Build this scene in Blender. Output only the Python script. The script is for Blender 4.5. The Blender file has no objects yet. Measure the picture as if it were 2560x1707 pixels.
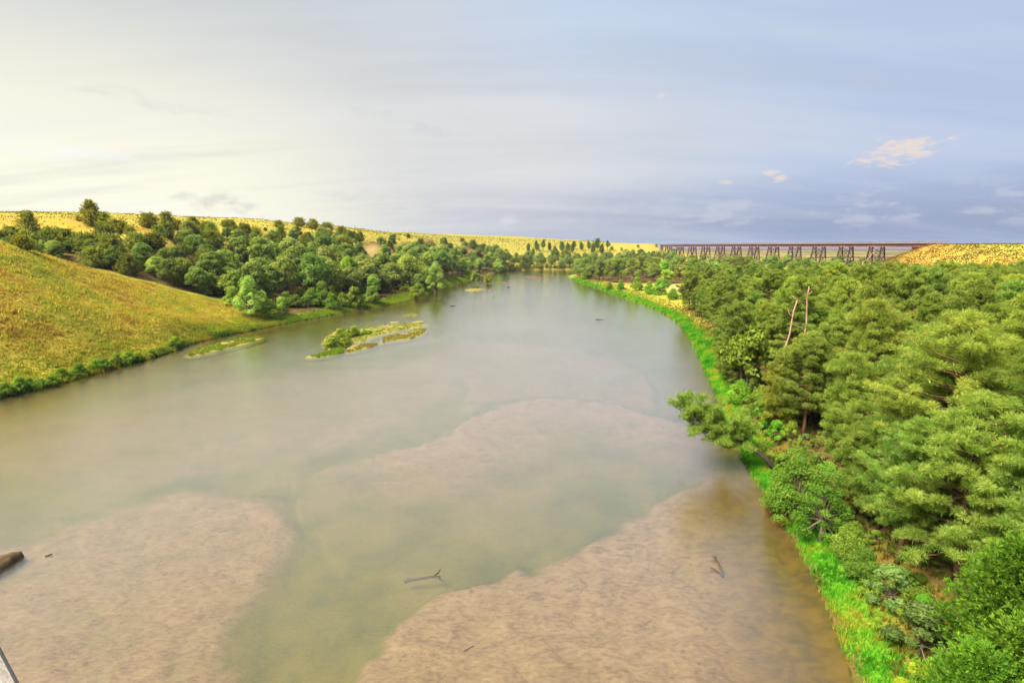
import bpy, bmesh, math, random
import numpy as np
from mathutils import Vector, Matrix

rad = math.radians
scene = bpy.context.scene
col = scene.collection

# ------------------------------------------------------------------ camera
cam_d = bpy.data.cameras.new("camera")
cam_d.sensor_width = 36.0
cam_d.lens = 18.0
cam_d.clip_start = 0.1
cam_d.clip_end = 60000.0
cam = bpy.data.objects.new("camera", cam_d)
cam.location = (0, 0, 24.0)
cam.rotation_euler = (rad(90 - 10.502), 0, 0)
col.objects.link(cam)
scene.camera = cam

# ------------------------------------------------------------------ light
SUN_AZ = -122.0      # degrees left of the view axis (+Y)
SUN_EL = 52.0
sun_d = bpy.data.lights.new("sun", 'SUN')
sun_d.energy = 5.0
sun_d.angle = rad(32)
sun_d.color = (1.0, 0.90, 0.70)
sun = bpy.data.objects.new("sun", sun_d)
sdir = Vector((math.sin(rad(SUN_AZ)) * math.cos(rad(SUN_EL)), math.cos(rad(SUN_AZ)) * math.cos(rad(SUN_EL)), math.sin(rad(SUN_EL))))
sun.rotation_euler = sdir.to_track_quat('Z', 'Y').to_euler()
sun.location = (-60, 60, 120)
col.objects.link(sun)

scene.view_settings.view_transform = 'Standard'
scene.view_settings.look = 'None'
scene.view_settings.gamma = 1.0
scene.view_settings.exposure = 1.4
scene.view_settings.use_curve_mapping = False
scene.render.engine = 'CYCLES'
cy = scene.cycles
cy.max_bounces = 7
cy.diffuse_bounces = 4
cy.glossy_bounces = 2
cy.transmission_bounces = 4
cy.transparent_max_bounces = 8
cy.volume_bounces = 0
cy.use_denoising = True
cy.use_adaptive_sampling = True
cy.adaptive_threshold = 0.03
cy.sample_clamp_indirect = 6.0
cy.caustics_reflective = False
cy.caustics_refractive = False

# ------------------------------------------------------------------ node helper
class NT:
    def __init__(self, tree):
        self.t = tree
        self.n = tree.nodes
        self.l = tree.links
    def new(self, typ, **kw):
        nd = self.n.new(typ)
        for k, v in kw.items():
            setattr(nd, k, v)
        return nd
    def put(self, sock, v):
        if hasattr(v, 'is_output') or isinstance(v, bpy.types.NodeSocket):
            self.l.new(v, sock)
        elif isinstance(v, (tuple, list)) and len(v) == 3 and sock.type == 'RGBA':
            sock.default_value = (*v, 1)
        else:
            sock.default_value = v
    def math(self, op, a, b=0.0, c=None, clamp=False):
        nd = self.new('ShaderNodeMath', operation=op)
        nd.use_clamp = clamp
        self.put(nd.inputs[0], a); self.put(nd.inputs[1], b)
        if c is not None: self.put(nd.inputs[2], c)
        return nd.outputs[0]
    def smooth(self, v, lo, hi, a=0.0, b=1.0):
        nd = self.new('ShaderNodeMapRange', interpolation_type='SMOOTHSTEP')
        self.put(nd.inputs[0], v); self.put(nd.inputs[1], lo); self.put(nd.inputs[2], hi)
        self.put(nd.inputs[3], a); self.put(nd.inputs[4], b)
        return nd.outputs[0]
    def mix(self, f, a, b, blend='MIX'):
        nd = self.new('ShaderNodeMix', data_type='RGBA', blend_type=blend)
        self.put(nd.inputs[0], f); self.put(nd.inputs[6], a); self.put(nd.inputs[7], b)
        return nd.outputs[2]
    def noise(self, vec, scale, detail=4, rough=0.55, dist=0.0):
        nd = self.new('ShaderNodeTexNoise')
        if vec is not None: self.l.new(vec, nd.inputs['Vector'])
        nd.inputs['Scale'].default_value = scale
        nd.inputs['Detail'].default_value = detail
        nd.inputs['Roughness'].default_value = rough
        nd.inputs['Distortion'].default_value = dist
        return nd.outputs[0]
    def vscale(self, vec, s, rot=(0, 0, 0), loc=(0, 0, 0)):
        nd = self.new('ShaderNodeMapping')
        self.l.new(vec, nd.inputs[0])
        nd.inputs['Location'].default_value = loc
        nd.inputs['Rotation'].default_value = rot
        nd.inputs['Scale'].default_value = s
        return nd.outputs[0]
    def ramp(self, f, stops, interp='LINEAR'):
        nd = self.new('ShaderNodeValToRGB')
        nd.color_ramp.interpolation = interp
        el = nd.color_ramp.elements
        while len(el) < len(stops): el.new(0.5)
        for e, (p, c) in zip(el, stops):
            e.position = p; e.color = (*c, 1)
        self.put(nd.inputs[0], f)
        return nd.outputs[0]
    def attr(self, name, out='Fac'):
        nd = self.new('ShaderNodeAttribute', attribute_name=name)
        return nd.outputs[out]

# ------------------------------------------------------------------ sky
def build_world():
    w = bpy.data.worlds.new("World")
    scene.world = w
    w.use_nodes = True
    w.cycles.sampling_method = 'NONE'
    w.node_tree.nodes.clear()
    T = NT(w.node_tree)
    tc = T.new('ShaderNodeTexCoord')
    d = tc.outputs['Generated']
    sx = T.new('ShaderNodeSeparateXYZ'); T.l.new(d, sx.inputs[0])
    X, Y, Z = sx.outputs
    # side: -1 toward the bright (sun) side, +1 toward the rain-blue side
    side = T.math('MULTIPLY_ADD', X, 0.5, 0.5)
    # warp the boundaries with broad noise so that nothing is a straight gradient
    zc = T.math('MAXIMUM', Z, 0.0)
    inv = T.math('DIVIDE', 1.0, T.math('ADD', zc, 0.16))
    comb = T.new('ShaderNodeCombineXYZ')
    T.l.new(T.math('MULTIPLY', X, inv), comb.inputs[0])
    T.l.new(T.math('MULTIPLY', Y, inv), comb.inputs[1])
    P = comb.outputs[0]
    broad = T.noise(T.vscale(P, (0.55, 1.0, 1), rot=(0, 0, rad(-28))), 0.7, 3, 0.5)
    streak = T.noise(T.vscale(P, (0.32, 1.7, 1), rot=(0, 0, rad(-24)), loc=(3.1, 1.7, 0)), 1.0, 4, 0.58)
    wisps = T.noise(T.vscale(d, (2.2, 2.2, 9.0), rot=(0, rad(6), 0)), 2.0, 3, 0.6)
    s2 = T.math('ADD', side, T.math('MULTIPLY', T.math('SUBTRACT', broad, 0.5), 0.14))
    # two colour bands: low (horizon) and high
    low = T.ramp(s2, [(0.0, (0.98, 0.93, 0.74)), (0.20, (0.97, 0.94, 0.78)), (0.33, (0.80, 0.79, 0.72)),
                      (0.46, (0.62, 0.63, 0.68)), (0.58, (0.44, 0.48, 0.62)), (0.72, (0.30, 0.365, 0.58)), (1.0, (0.27, 0.33, 0.54))])
    mid = T.ramp(s2, [(0.0, (0.76, 0.745, 0.66)), (0.22, (0.745, 0.735, 0.665)), (0.38, (0.74, 0.742, 0.725)),
                      (0.52, (0.74, 0.755, 0.775)), (0.62, (0.62, 0.67, 0.77)), (0.70, (0.545, 0.63, 0.81)), (0.80, (0.49, 0.59, 0.82)), (1.0, (0.45, 0.54, 0.77))])
    high = T.ramp(s2, [(0.0, (0.53, 0.585, 0.62)), (0.25, (0.56, 0.61, 0.65)), (0.42, (0.65, 0.70, 0.76)),
                       (0.55, (0.58, 0.69, 0.88)), (0.75, (0.50, 0.615, 0.82)), (1.0, (0.46, 0.57, 0.78))])
    z2 = T.math('ADD', Z, T.math('MULTIPLY', T.math('SUBTRACT', wisps, 0.5), 0.05))
    c = T.mix(T.smooth(z2, 0.02, 0.15), low, mid)
    c = T.mix(T.smooth(z2, 0.16, 0.40), c, high)
    # glow round the veiled sun
    dot = T.new('ShaderNodeVectorMath', operation='DOT_PRODUCT')
    T.l.new(d, dot.inputs[0])
    gd = Vector((math.sin(rad(-44)), math.cos(rad(-44)), 0.055)).normalized()
    dot.inputs[1].default_value = gd
    glow = T.math('POWER', T.smooth(dot.outputs['Value'], 0.76, 1.0), 1.7)
    c = T.mix(T.math('MULTIPLY', T.math('MULTIPLY', glow, T.smooth(Z, 0.46, 0.05)), 0.95), c, (1.14, 1.09, 0.86))
    # thin cloud streaks, lighter and darker than the veil
    st = T.smooth(streak, 0.36, 0.70)
    c = T.mix(T.math('MULTIPLY', st, T.smooth(side, 0.95, 0.35, 0.20, 0.36)), c, (0.90, 0.89, 0.87))
    dk = T.smooth(streak, 0.50, 0.30)
    c = T.mix(T.math('MULTIPLY', dk, 0.32), c, (0.55, 0.58, 0.64))
    # low broken cumulus over the far plain
    lowc = T.noise(T.vscale(d, (5.0, 5.0, 15.0), loc=(0.6, 0.2, 0)), 2.6, 4, 0.6)
    band = T.math('MULTIPLY', T.smooth(Z, 0.012, 0.045), T.smooth(Z, 0.125, 0.065))
    cm = T.math('MULTIPLY', T.smooth(lowc, 0.52, 0.64), band)
    cm = T.math('MULTIPLY', cm, T.smooth(side, 0.30, 0.50))
    c = T.mix(T.math('MULTIPLY', cm, 0.55), c, (0.62, 0.65, 0.74))
    # separate sun-tinted cloudlets: (direction, half width, half height, opacity)
    puff_n = T.noise(T.vscale(d, (9, 9, 26), rot=(0, rad(-16), 0)), 3.0, 5, 0.62)
    puff_n2 = T.noise(T.vscale(d, (9, 9, 20)), 2.4, 4, 0.6)
    def cloudlet(c, v, hw, hh, op, colr, tilt=0.0, nz=None, soft=0.75):
        v = Vector(v).normalized()
        right = Vector((v.y, -v.x, 0)).normalized()
        up = right.cross(v)
        r2 = right * math.cos(tilt) + up * math.sin(tilt)
        u2 = up * math.cos(tilt) - right * math.sin(tilt)
        a = T.new('ShaderNodeVectorMath', operation='DOT_PRODUCT'); T.l.new(d, a.inputs[0]); a.inputs[1].default_value = r2 / hw
        b = T.new('ShaderNodeVectorMath', operation='DOT_PRODUCT'); T.l.new(d, b.inputs[0]); b.inputs[1].default_value = u2 / hh
        q = T.math('ADD', T.math('POWER', a.outputs['Value'], 2.0), T.math('POWER', b.outputs['Value'], 2.0))
        front = T.new('ShaderNodeVectorMath', operation='DOT_PRODUCT'); T.l.new(d, front.inputs[0]); front.inputs[1].default_value = v
        m = T.math('SUBTRACT', 1.0, q)
        m = T.math('ADD', T.math('MULTIPLY', m, 0.30), T.math('SUBTRACT', nz or puff_n, 0.62))
        m = T.smooth(m, 0.0, 0.16 / soft)
        m = T.math('MULTIPLY', m, T.smooth(front.outputs['Value'], 0.5, 0.6))
        return T.mix(T.math('MULTIPLY', m, op), c, colr)
    WARM = (0.93, 0.77, 0.66); PALE = (0.58, 0.63, 0.75); VEIL = (0.80, 0.80, 0.80)
    for v, hw, hh, op, colr, tilt, kind in (
        ((0.5763, 0.8054, 0.1385), .080, .024, .80, WARM, .14, 0), ((0.5443, 0.8240, 0.1575), .03, .010, .6, WARM, .2, 0),
        ((0.4455, 0.8884, 0.1106), .026, .009, .85, WARM, .05, 0), ((0.4326, 0.8934, 0.1210), .022, .007, .6, WARM, .05, 0), ((0.3692, 0.9230, 0.1084), .024, .006, .5, WARM, -.05, 0),
        ((0.2548, 0.9330, 0.2542), .012, .008, .7, WARM, .5, 0),
        ((0.2831, 0.9564, 0.0713), .055, .024, .75, PALE, .05, 1), ((0.3482, 0.9347, 0.0720), .040, .019, .70, PALE, .08, 1), ((0.4050, 0.9117, 0.0695), .030, .015, .55, PALE, .2, 1), ((0.5023, 0.8631, 0.0526), .032, .010, .6, PALE, -.05, 1),
        ((-0.0066, 0.9986, 0.0520), .040, .017, .6, VEIL, .25, 1), ((0.1021, 0.9936, 0.0494), .075, .016, .45, (.66, .68, .75), .28, 1), ((-0.1991, 0.9784, 0.0565), .060, .024, .55, VEIL, .2, 1), ((0.1817, 0.9815, 0.0606), .05, .012, .4, (.66, .69, .77), .1, 1),
        ((-0.4852, 0.8715, 0.0706), .085, .026, .75, (0.70, 0.68, 0.60), -.03, 1), ((-0.6543, 0.7448, 0.1309), .15, .016, .85, (1.02, 1.02, 1.0), -.02, 1), ((-0.2940, 0.9516, 0.0892), .12, .02, .4, (.70, .70, .69), -.02, 1),
        ((-0.1670, 0.9634, 0.2098), .16, .018, .45, (0.62, 0.65, 0.69), -.22, 1), ((-0.5455, 0.8106, 0.2130), .18, .016, .35, (.66, .67, .66), -.08, 1)):
        c = cloudlet(c, v, hw, hh, op, colr, tilt, puff_n if kind == 0 else puff_n2, 0.8 if kind == 0 else 0.45)
    # a share of the clear Nishita sky shows through the veil
    sky = T.new('ShaderNodeTexSky', sky_type='NISHITA')
    sky.sun_disc = False
    sky.sun_elevation = rad(SUN_EL)
    sky.sun_rotation = rad(SUN_AZ)
    sky.air_density = 1.0
    sky.dust_density = 2.0
    skyc = T.mix(1.0, sky.outputs[0], (0.10, 0.10, 0.10), 'MULTIPLY')
    c = T.mix(0.07, c, skyc)
    bg = T.new('ShaderNodeBackground')
    T.l.new(c, bg.inputs['Color'])
    bg.inputs['Strength'].default_value = 0.375
    out = T.new('ShaderNodeOutputWorld')
    T.l.new(bg.outputs[0], out.inputs[0])
build_world()

# ------------------------------------------------------------------ mesh / object helpers
def np_mesh(name, V, faces, smooth=False, attrs=None):
    """V (n,3); faces: (m,k) int array (k = 3 or 4); attrs: name -> (kind, array)"""
    V = np.ascontiguousarray(V, dtype=np.float32)
    faces = np.ascontiguousarray(faces, dtype=np.int32)
    m, k = faces.shape
    me = bpy.data.meshes.new(name)
    me.vertices.add(len(V)); me.vertices.foreach_set("co", V.ravel())
    me.loops.add(m * k); me.loops.foreach_set("vertex_index", faces.ravel())
    me.polygons.add(m); me.polygons.foreach_set("loop_start", np.arange(0, m * k, k, dtype=np.int32))
    if smooth: me.polygons.foreach_set("use_smooth", np.ones(m, dtype=bool))
    for an, (kind, arr) in (attrs or {}).items():
        a = me.attributes.new(an, kind, 'POINT')
        arr = np.ascontiguousarray(arr, dtype=np.float32)
        a.data.foreach_set("value" if kind == 'FLOAT' else ("color" if kind == 'FLOAT_COLOR' else "vector"), arr.ravel())
    me.update(calc_edges=True)
    return me

def link(name, me, mat=None, parent=None, **props):
    o = bpy.data.objects.new(name, me)
    col.objects.link(o)
    if mat is not None and me is not None and len(me.materials) == 0: me.materials.append(mat)
    if parent is not None: o.parent = parent
    for k, v in props.items(): o[k] = v
    return o

class MB:
    """collects tubes, bars and boxes into one mesh"""
    def __init__(self): self.v = []; self.f = []; self.n = 0
    def add(self, V, F):
        self.v.append(np.asarray(V, float)); self.f += [tuple(int(i) + self.n for i in q) for q in F]; self.n += len(V)
    def tube(self, pts, radii, sides=6, cap=True):
        pts = [Vector(p) for p in pts]
        rings = []; prev = None
        for i, p in enumerate(pts):
            t = (pts[min(i + 1, len(pts) - 1)] - pts[max(i - 1, 0)]).normalized()
            a = prev if prev is not None else (Vector((1, 0, 0)) if abs(t.x) < 0.8 else Vector((0, 1, 0)))
            a = (a - t * a.dot(t)).normalized(); prev = a
            b = t.cross(a)
            for s in range(sides):
                th = 2 * math.pi * s / sides
                rings.append(p + (a * math.cos(th) + b * math.sin(th)) * radii[i])
        F = []
        for i in range(len(pts) - 1):
            for s in range(sides):
                s2 = (s + 1) % sides
                F.append((i * sides + s, i * sides + s2, (i + 1) * sides + s2, (i + 1) * sides + s))
        if cap:
            F.append(tuple(range(sides))[::-1]); F.append(tuple((len(pts) - 1) * sides + s for s in range(sides)))
        self.add([tuple(r) for r in rings], F)
    def bar(self, a, b, w, h=None, up=(0, 0, 1)):
        a = Vector(a); b = Vector(b); h = h or w
        t = (b - a).normalized(); u = Vector(up)
        if abs(t.dot(u)) > 0.95: u = Vector((0, 1, 0))
        s = t.cross(u).normalized() * w / 2; u = s.cross(t).normalized() * h / 2
        V = [a - s - u, a + s - u, a + s + u, a - s + u, b - s - u, b + s - u, b + s + u, b - s + u]
        self.add([tuple(q) for q in V], [(0, 1, 2, 3), (7, 6, 5, 4), (4, 5, 1, 0), (5, 6, 2, 1), (6, 7, 3, 2), (7, 4, 0, 3)])
    def mesh(self, name, smooth=False):
        me = bpy.data.meshes.new(name)
        me.from_pydata(np.concatenate(self.v).tolist(), [], self.f)
        if smooth: me.polygons.foreach_set("use_smooth", np.ones(len(me.polygons), dtype=bool))
        me.update()
        return me
    def build(self, name, mat, parent=None, smooth=False, **props):
        return link(name, self.mesh(name, smooth), mat, parent, **props)

# ------------------------------------------------------------------ numeric noise
def vnoise(x, y, seed=0):
    xi = np.floor(x).astype(np.int64); yi = np.floor(y).astype(np.int64)
    xf = x - xi; yf = y - yi
    def h(a, b):
        n = (a * 374761393 + b * 668265263 + seed * 1274126177) & 0xFFFFFFFF
        n = ((n ^ (n >> 13)) * 1274126177) & 0xFFFFFFFF
        return ((n ^ (n >> 16)) & 0xFFFF) / 65535.0
    u = xf * xf * (3 - 2 * xf); v = yf * yf * (3 - 2 * yf)
    return (h(xi, yi) * (1 - u) + h(xi + 1, yi) * u) * (1 - v) + (h(xi, yi + 1) * (1 - u) + h(xi + 1, yi + 1) * u) * v
def fbm(x, y, octv=4, seed=0):
    s = 0; a = 0.5; t = 0
    for i in range(octv):
        s = s + a * vnoise(x, y, seed + i * 17); t += a; a *= 0.5; x = x * 2.03 + 11.7; y = y * 2.03 - 5.3
    return s / t
def sstep(lo, hi, v):
    t = np.clip((v - lo) / (hi - lo), 0, 1)
    return t * t * (3 - 2 * t)
def seg_dist(px, py, poly, closed=True):
    d = np.full(px.shape, 1e9)
    n = len(poly)
    for i in range(n if closed else n - 1):
        ax, ay = poly[i][:2]; bx, by = poly[(i + 1) % n][:2]
        dx, dy = bx - ax, by - ay
        t = np.clip(((px - ax) * dx + (py - ay) * dy) / (dx * dx + dy * dy + 1e-9), 0, 1)
        d = np.minimum(d, np.hypot(px - ax - t * dx, py - ay - t * dy))
    return d
def inside(px, py, poly):
    c = np.zeros(px.shape, bool)
    n = len(poly)
    for i in range(n):
        ax, ay = poly[i][:2]; bx, by = poly[(i + 1) % n][:2]
        if ay == by: continue
        hit = ((ay > py) != (by > py)) & (px < (bx - ax) * (py - ay) / (by - ay) + ax)
        c ^= hit
    return c
def smooth_line(pts, it=2):
    pts = [np.array(p, float) for p in pts]
    for _ in range(it):
        q = [pts[0]]
        for a, b in zip(pts[:-1], pts[1:]):
            q += [a * .75 + b * .25, a * .25 + b * .75]
        q.append(pts[-1]); pts = q
    return [tuple(p) for p in pts]
def resample(line, step):
    P = np.array(line); s = np.r_[0, np.cumsum(np.hypot(*np.diff(P, axis=0).T))]
    t = np.arange(0, s[-1], step)
    return np.stack([np.interp(t, s, P[:, 0]), np.interp(t, s, P[:, 1])], 1)

# ------------------------------------------------------------------ terrain
LEFT_BANK = smooth_line([(-92, -60), (-88, 0), (-85, 40), (-82.25, 79.2), (-79.83, 84.29), (-79.68, 93.19), (-78.61, 102.88), (-78.27, 116.19),
    (-80.2, 125.88), (-77.73, 137.27), (-72.28, 156.84), (-64.58, 176.88), (-56.43, 202.6), (-47.7, 218.41), (-44.4, 247.22), (-41.35, 293.45), (-34.53, 351.57),
    (-25.49, 424.87), (-10.94, 498.89), (18.31, 556.97), (60, 546), (120, 548), (200, 530), (300, 520)], 2)
RIGHT_BANK = smooth_line([(12, -60), (15, 0), (18.5, 22.73), (19.22, 24.69), (20.36, 27.85), (21.45, 30.98), (22.44, 34.79), (23.67, 39.52),
    (24.83, 45.54), (25.6, 52.35), (28.35, 62.82), (32.68, 78.02), (39.11, 102.1), (46.14, 128.86), (53.56, 162.37),
    (56.09, 202.6), (53.26, 236.82), (50.38, 306.12), (46.2, 343.1), (43.32, 406.73), (48, 440), (75, 470), (130, 492), (200, 488), (300, 480)], 2)
RIVER = LEFT_BANK + RIGHT_BANK[::-1]

# trestle axis: T(k) = A + k * step, k = 0 is the far tower, k = 11 the near one
TR_A = np.array([183.5, 609.7]); TR_S = np.array([5.853, -23.275])
TR_LEN = float(np.hypot(*TR_S)); TR_D = TR_S / TR_LEN; TR_N = np.array([TR_D[1], -TR_D[0]])   # N points to the river (left) side
def tr(k, off=0.0):
    p = TR_A + TR_S * k + TR_N * off
    return float(p[0]), float(p[1])
EMB_T = 11 * TR_LEN + 37.0

CTRL = [
 # near grass spur on the left bank: foot, face, crest
 (-95, -60, 3), (-100, 0, 6), (-94, 45, 3.0), (-150, 40, 22), (-130, -20, 18),
 (-92.2, 90, 3.65), (-91.42, 98, 4.45), (-88.55, 107, 3.6), (-86.28, 118, 2.54), (-83.49, 130, 3.2),
 (-97.97, 97, 9.75), (-96.74, 107, 10.13), (-93.7, 118, 7.68), (-88.74, 130, 6.02),
 (-107.57, 108, 16.45), (-106.53, 118, 15.75), (-102.74, 129, 11.7), (-99.41, 141, 8.14), (-87.85, 145, 3.32),
 (-119.88, 122, 24.4), (-121.17, 133, 21.59), (-119.92, 143, 18.55), (-113.71, 150, 14.39), (-104.85, 155, 10.27), (-94.64, 157, 6.08),
 (-150, 100, 31), (-175, 130, 33), (-220, 110, 38),
 # ravine behind the spur
 (-150, 152, 20.5), (-132, 168, 17), (-112, 176, 10.5), (-92, 180, 5.0), (-175, 150, 26),
 # floodplain woods on the left
 (-72, 178, 1.8), (-62, 210, 1.8), (-80, 205, 4), (-52, 262, 2), (-46, 305, 2), (-36, 365, 2), (-27, 425, 2), (-14, 500, 2), (15, 566, 2),
 (-105, 215, 9), (-90, 255, 8), (-75, 310, 6), (-66, 370, 7), (-52, 440, 7), (-38, 510, 8),
 # back hill with the junipers
 (-176.05, 190, 31.14), (-161.26, 195, 31.32), (-145.4, 195, 28.95), (-131.01, 200, 27.44), (-150, 190, 25), (-128, 205, 18),
 (-252.68, 260, 40.27), (-222.31, 262, 39.34), (-192.19, 265, 38.02), (-176.81, 275, 37.44), (-168.15, 300, 37.45), (-151.99, 318, 36.97), (-133.24, 330, 35.32), (-116.15, 335, 29.76),
 (-130, 235, 22), (-112, 262, 18), (-122, 290, 28), (-95, 318, 15),
 (-87.11, 330, 25.63), (-115.35, 400, 30.88), (-90.42, 440, 26.17), (-66.63, 480, 23.61), (-37.44, 520, 20.15), (-60, 480, 14), (-30, 560, 14), (-70, 420, 14),
 # far ridge
 (-513.54, 420, 44.87), (-445.74, 500, 48.44), (-360.7, 560, 45.94), (-285.12, 640, 44.4), (-213.27, 720, 42.85), (-153.16, 780, 44.42), (-117.22, 800, 42.34), (-51.91, 820, 40.79), (16.4, 820, 38.11), (81.72, 790, 33.72), (140.25, 750, 30.16), (178.65, 660, 26.71),
 (-94.03, 640, 29.25), (-41.9, 660, 27.25), (13.44, 670, 24), (70.52, 680, 22.88), (123.72, 660, 20.74), (168.25, 640, 19.26),
 # bluff foot
 (-10, 585, 5), (40, 580, 4), (90, 580, 4), (140, 570, 4), (-8.32, 620, 11.72), (44.06, 625, 11.62), (96.5, 625, 11.62), (145.38, 610, 11.92), (206.04, 640, 14.5), (190, 590, 12), (196, 560, 8),
 # right floodplain
 (50, 400, 2), (58, 330, 2.2), (64, 250, 2.2), (90, 300, 4), (120, 380, 4), (160, 440, 4), (190, 400, 4), (210, 340, 5), (230, 300, 6), (150, 250, 5), (240, 470, 4), (260, 400, 4), (120, 440, 3),
 # right bank pine ground
 (22, 15, 2.0), (26, 27, 2.6), (28, 40, 2.5), (31, 55, 2.5), (36, 75, 2.2), (43, 100, 2.2), (52, 130, 2.2), (61, 165, 2.2), (63, 200, 2.2),
 (36, 30, 4.5), (45, 45, 5), (60, 60, 6.5), (90, 90, 7.5), (60, 110, 5), (120, 120, 8), (100, 160, 6), (150, 170, 8), (180, 230, 8), (210, 260, 8), (60, 20, 9), (100, 40, 12), (200, 140, 14), (250, 220, 12), (300, 250, 14),
 (40, -40, 8), (120, -60, 16),
 # beyond
 (320, 520, 3), (420, 700, 3), (300, 800, 4), (260, 660, 6), (500, 1100, 2.5), (800, 1400, 2.5), (520, 1500, 3), (900, 2200, 3), (450, 1900, 8), (1600, 2500, 2), (600, 600, 4), (800, 500, 8),
 (0, 1500, 36), (-600, 1200, 44), (-900, 500, 50), (250, 1150, 26), (200, 1800, 26), (-300, 700, 42), (700, 300, 20),
]
CP = np.array([(c[0], c[1], c[2]) for c in CTRL], float)
def _kern(r): return np.sqrt(r * r + 9.0 ** 2)
_A = np.zeros((len(CP) + 1,) * 2)
_A[:-1, :-1] = _kern(np.hypot(CP[:, 0][:, None] - CP[:, 0][None], CP[:, 1][:, None] - CP[:, 1][None]))
_A[:-1, :-1] -= np.eye(len(CP)) * 0.6
_A[:-1, -1] = _A[-1, :-1] = 1
_W = np.linalg.solve(_A, np.r_[CP[:, 2], 0])

def base_z(x, y):
    z = np.full(x.shape, _W[-1])
    for i in range(len(CP)):
        z = z + _W[i] * _kern(np.hypot(x - CP[i, 0], y - CP[i, 1]))
    r = np.hypot(x, y)
    # far country: plain on the right, upland on the left, low hills on the horizon
    az = np.arctan2(x, y)
    plain = 2.5 + 2.0 * fbm(x / 300, y / 300, 3, 5) - 17 * sstep(900, 4200, r)
    hills = 20 * sstep(3300, 5200, r) * (0.25 + 0.75 * fbm(az * 26 + 3, r / 1500, 4, 9)) - 60 * sstep(6200, 7600, r)
    upl = 30 + 8 * fbm(x / 400, y / 400, 3, 3)
    far = np.where(True, plain + hills, 0) * sstep(0.14, 0.24, az) + upl * (1 - sstep(0.14, 0.24, az))
    z = z * (1 - sstep(900, 1500, r)) + far * sstep(900, 1500, r)
    return z

def river_d(x, y):
    d = seg_dist(x, y, RIVER)
    return np.where(inside(x, y, RIVER), -d, d)

def land_z(x, y, d=None):
    x = np.asarray(x, float); y = np.asarray(y, float)
    if d is None: d = river_d(x, y)
    r = np.hypot(x, y)
    z = base_z(x, y)
    # erosion folds on the upland, tussocks everywhere
    up = sstep(6, 26, z)
    z = z + up * (fbm(x / 34, y / 34, 4, 21) - 0.5) * 4.0 * (1 - sstep(1500, 3000, r)) * np.where((x > 0) | (y > 175), 1.0, 0.35)
    z = z + (fbm(x / 5, y / 5, 3, 31) - 0.5) * 0.55 * sstep(4, 16, d)
    # embankment carrying the line beyond the near end of the trestle
    qx = x - TR_A[0]; qy = y - TR_A[1]
    t = qx * TR_D[0] + qy * TR_D[1]; n = np.abs(qx * TR_N[0] + qy * TR_N[1])
    s = np.hypot(np.maximum(0, n - 4), np.maximum(0, EMB_T - t))
    emb = 25.2 - 0.50 * s + (fbm(x / 9, y / 9, 3, 77) - 0.5) * 2.2 * sstep(0, 8, s)
    z = np.where(t > 150, np.maximum(z, emb), z)
    # cut sand banks on the right floodplain
    for (cx, cy_, rr, hh) in SAND_KNOLLS:
        q = np.hypot(x - cx, (y - cy_) * 0.8)
        z = z + hh * sstep(rr, rr * 0.45, q + 2.5 * (fbm(x / 4, y / 4, 3, 8) - .5))
    z = np.maximum(z, 0.9)
    wob = (fbm(x / 2.2, y / 2.2, 2, 41) - 0.5) * 0.25
    edge = np.clip(d / 1.5, 0, 1) * 0.45 + wob * sstep(0, 1.0, d)
    return edge + (z - 0.45) * sstep(0.4, 7.0, d)

SAND_KNOLLS = [((80.82, 246.54), 7.0, 3.2), ((181.75, 308.8), 8.0, 3.0)]
SAND_KNOLLS = [(a[0], a[1], b, c) for a, b, c in SAND_KNOLLS]

BAR_A = smooth_line([(-9.91, 22.73), (-9.65, 24.69), (-8.71, 27.49), (-7.2, 30.56), (-5.51, 33.03), (-2.43, 33.76), (0.13, 34.79), (2.91, 37.02), (5.94, 38.87), (9.78, 41.6), (12.71, 45.54), (17.23, 49.22), (22.03, 52.35)], 1) \
        + [(27, 52), (25, 46), (22, 35), (20, 26), (17, 10), (14, 0), (-6, 0), (-9.61, 19.21)]
BAR_B = smooth_line([(-85, 40), (-70, 47), (-42.59, 38.87), (-39.44, 43.89), (-35.47, 50.22), (-30.78, 50.02), (-27.04, 48.92), (-23.62, 48.25), (-20.14, 45.12), (-18.03, 42.34), (-17.31, 39.52), (-17.12, 33.76), (-16.46, 29.74), (-15.01, 24.69), (-12.78, 19.21)], 1) + [(-14, 0), (-86, 0)]
BAR_C = smooth_line([(-24.97, 51.26), (-20.55, 54.65), (-15.57, 58.47), (-9.34, 62.82), (-6.57, 69.65), (-3.08, 75.75), (1.69, 79.93), (6.77, 81.67), (12.27, 79.93), (17.22, 76.65), (22.84, 70.6), (25.87, 65.23), (24.41, 57.14), (17.89, 51.26), (12.5, 46.41), (5.79, 40.53), (-2.53, 35.32), (-12.5, 35.32)], 1)
RIM_C = [(-9.34, 62.82), (-3.08, 75.75), (6.77, 81.67), (17.22, 76.65), (22.84, 70.6)]
BAR_D = smooth_line([(-27.67, 88.53), (-20.45, 120.31), (-10.29, 138.66), (8.14, 127.05), (22.23, 114.23), (26.8, 97.63), (24.12, 82.96), (21.51, 72.58), (16.92, 78.49), (6.93, 83.75), (-1.86, 80.91), (-7.47, 72.58), (-7.71, 91.58), (-13.41, 98.35)], 1)
BAR_E = smooth_line([(-84, 60), (-72.85, 69.65), (-64.02, 82.96), (-49.51, 98.35), (-30.14, 106.13), (-11.69, 98.35), (-6.91, 91.58), (-11.8, 75.75), (-17.04, 64.4), (-24.01, 55.87), (-31.79, 51.8), (-42.24, 47.31)], 1)
BAR_F = smooth_line([(-28.79, 120.31), (-24.69, 163.33), (-4.57, 205.58), (22.82, 185.12), (30.7, 146.03), (23.37, 120.31), (2.8, 135.23), (-15.08, 138.66)], 1)

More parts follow.
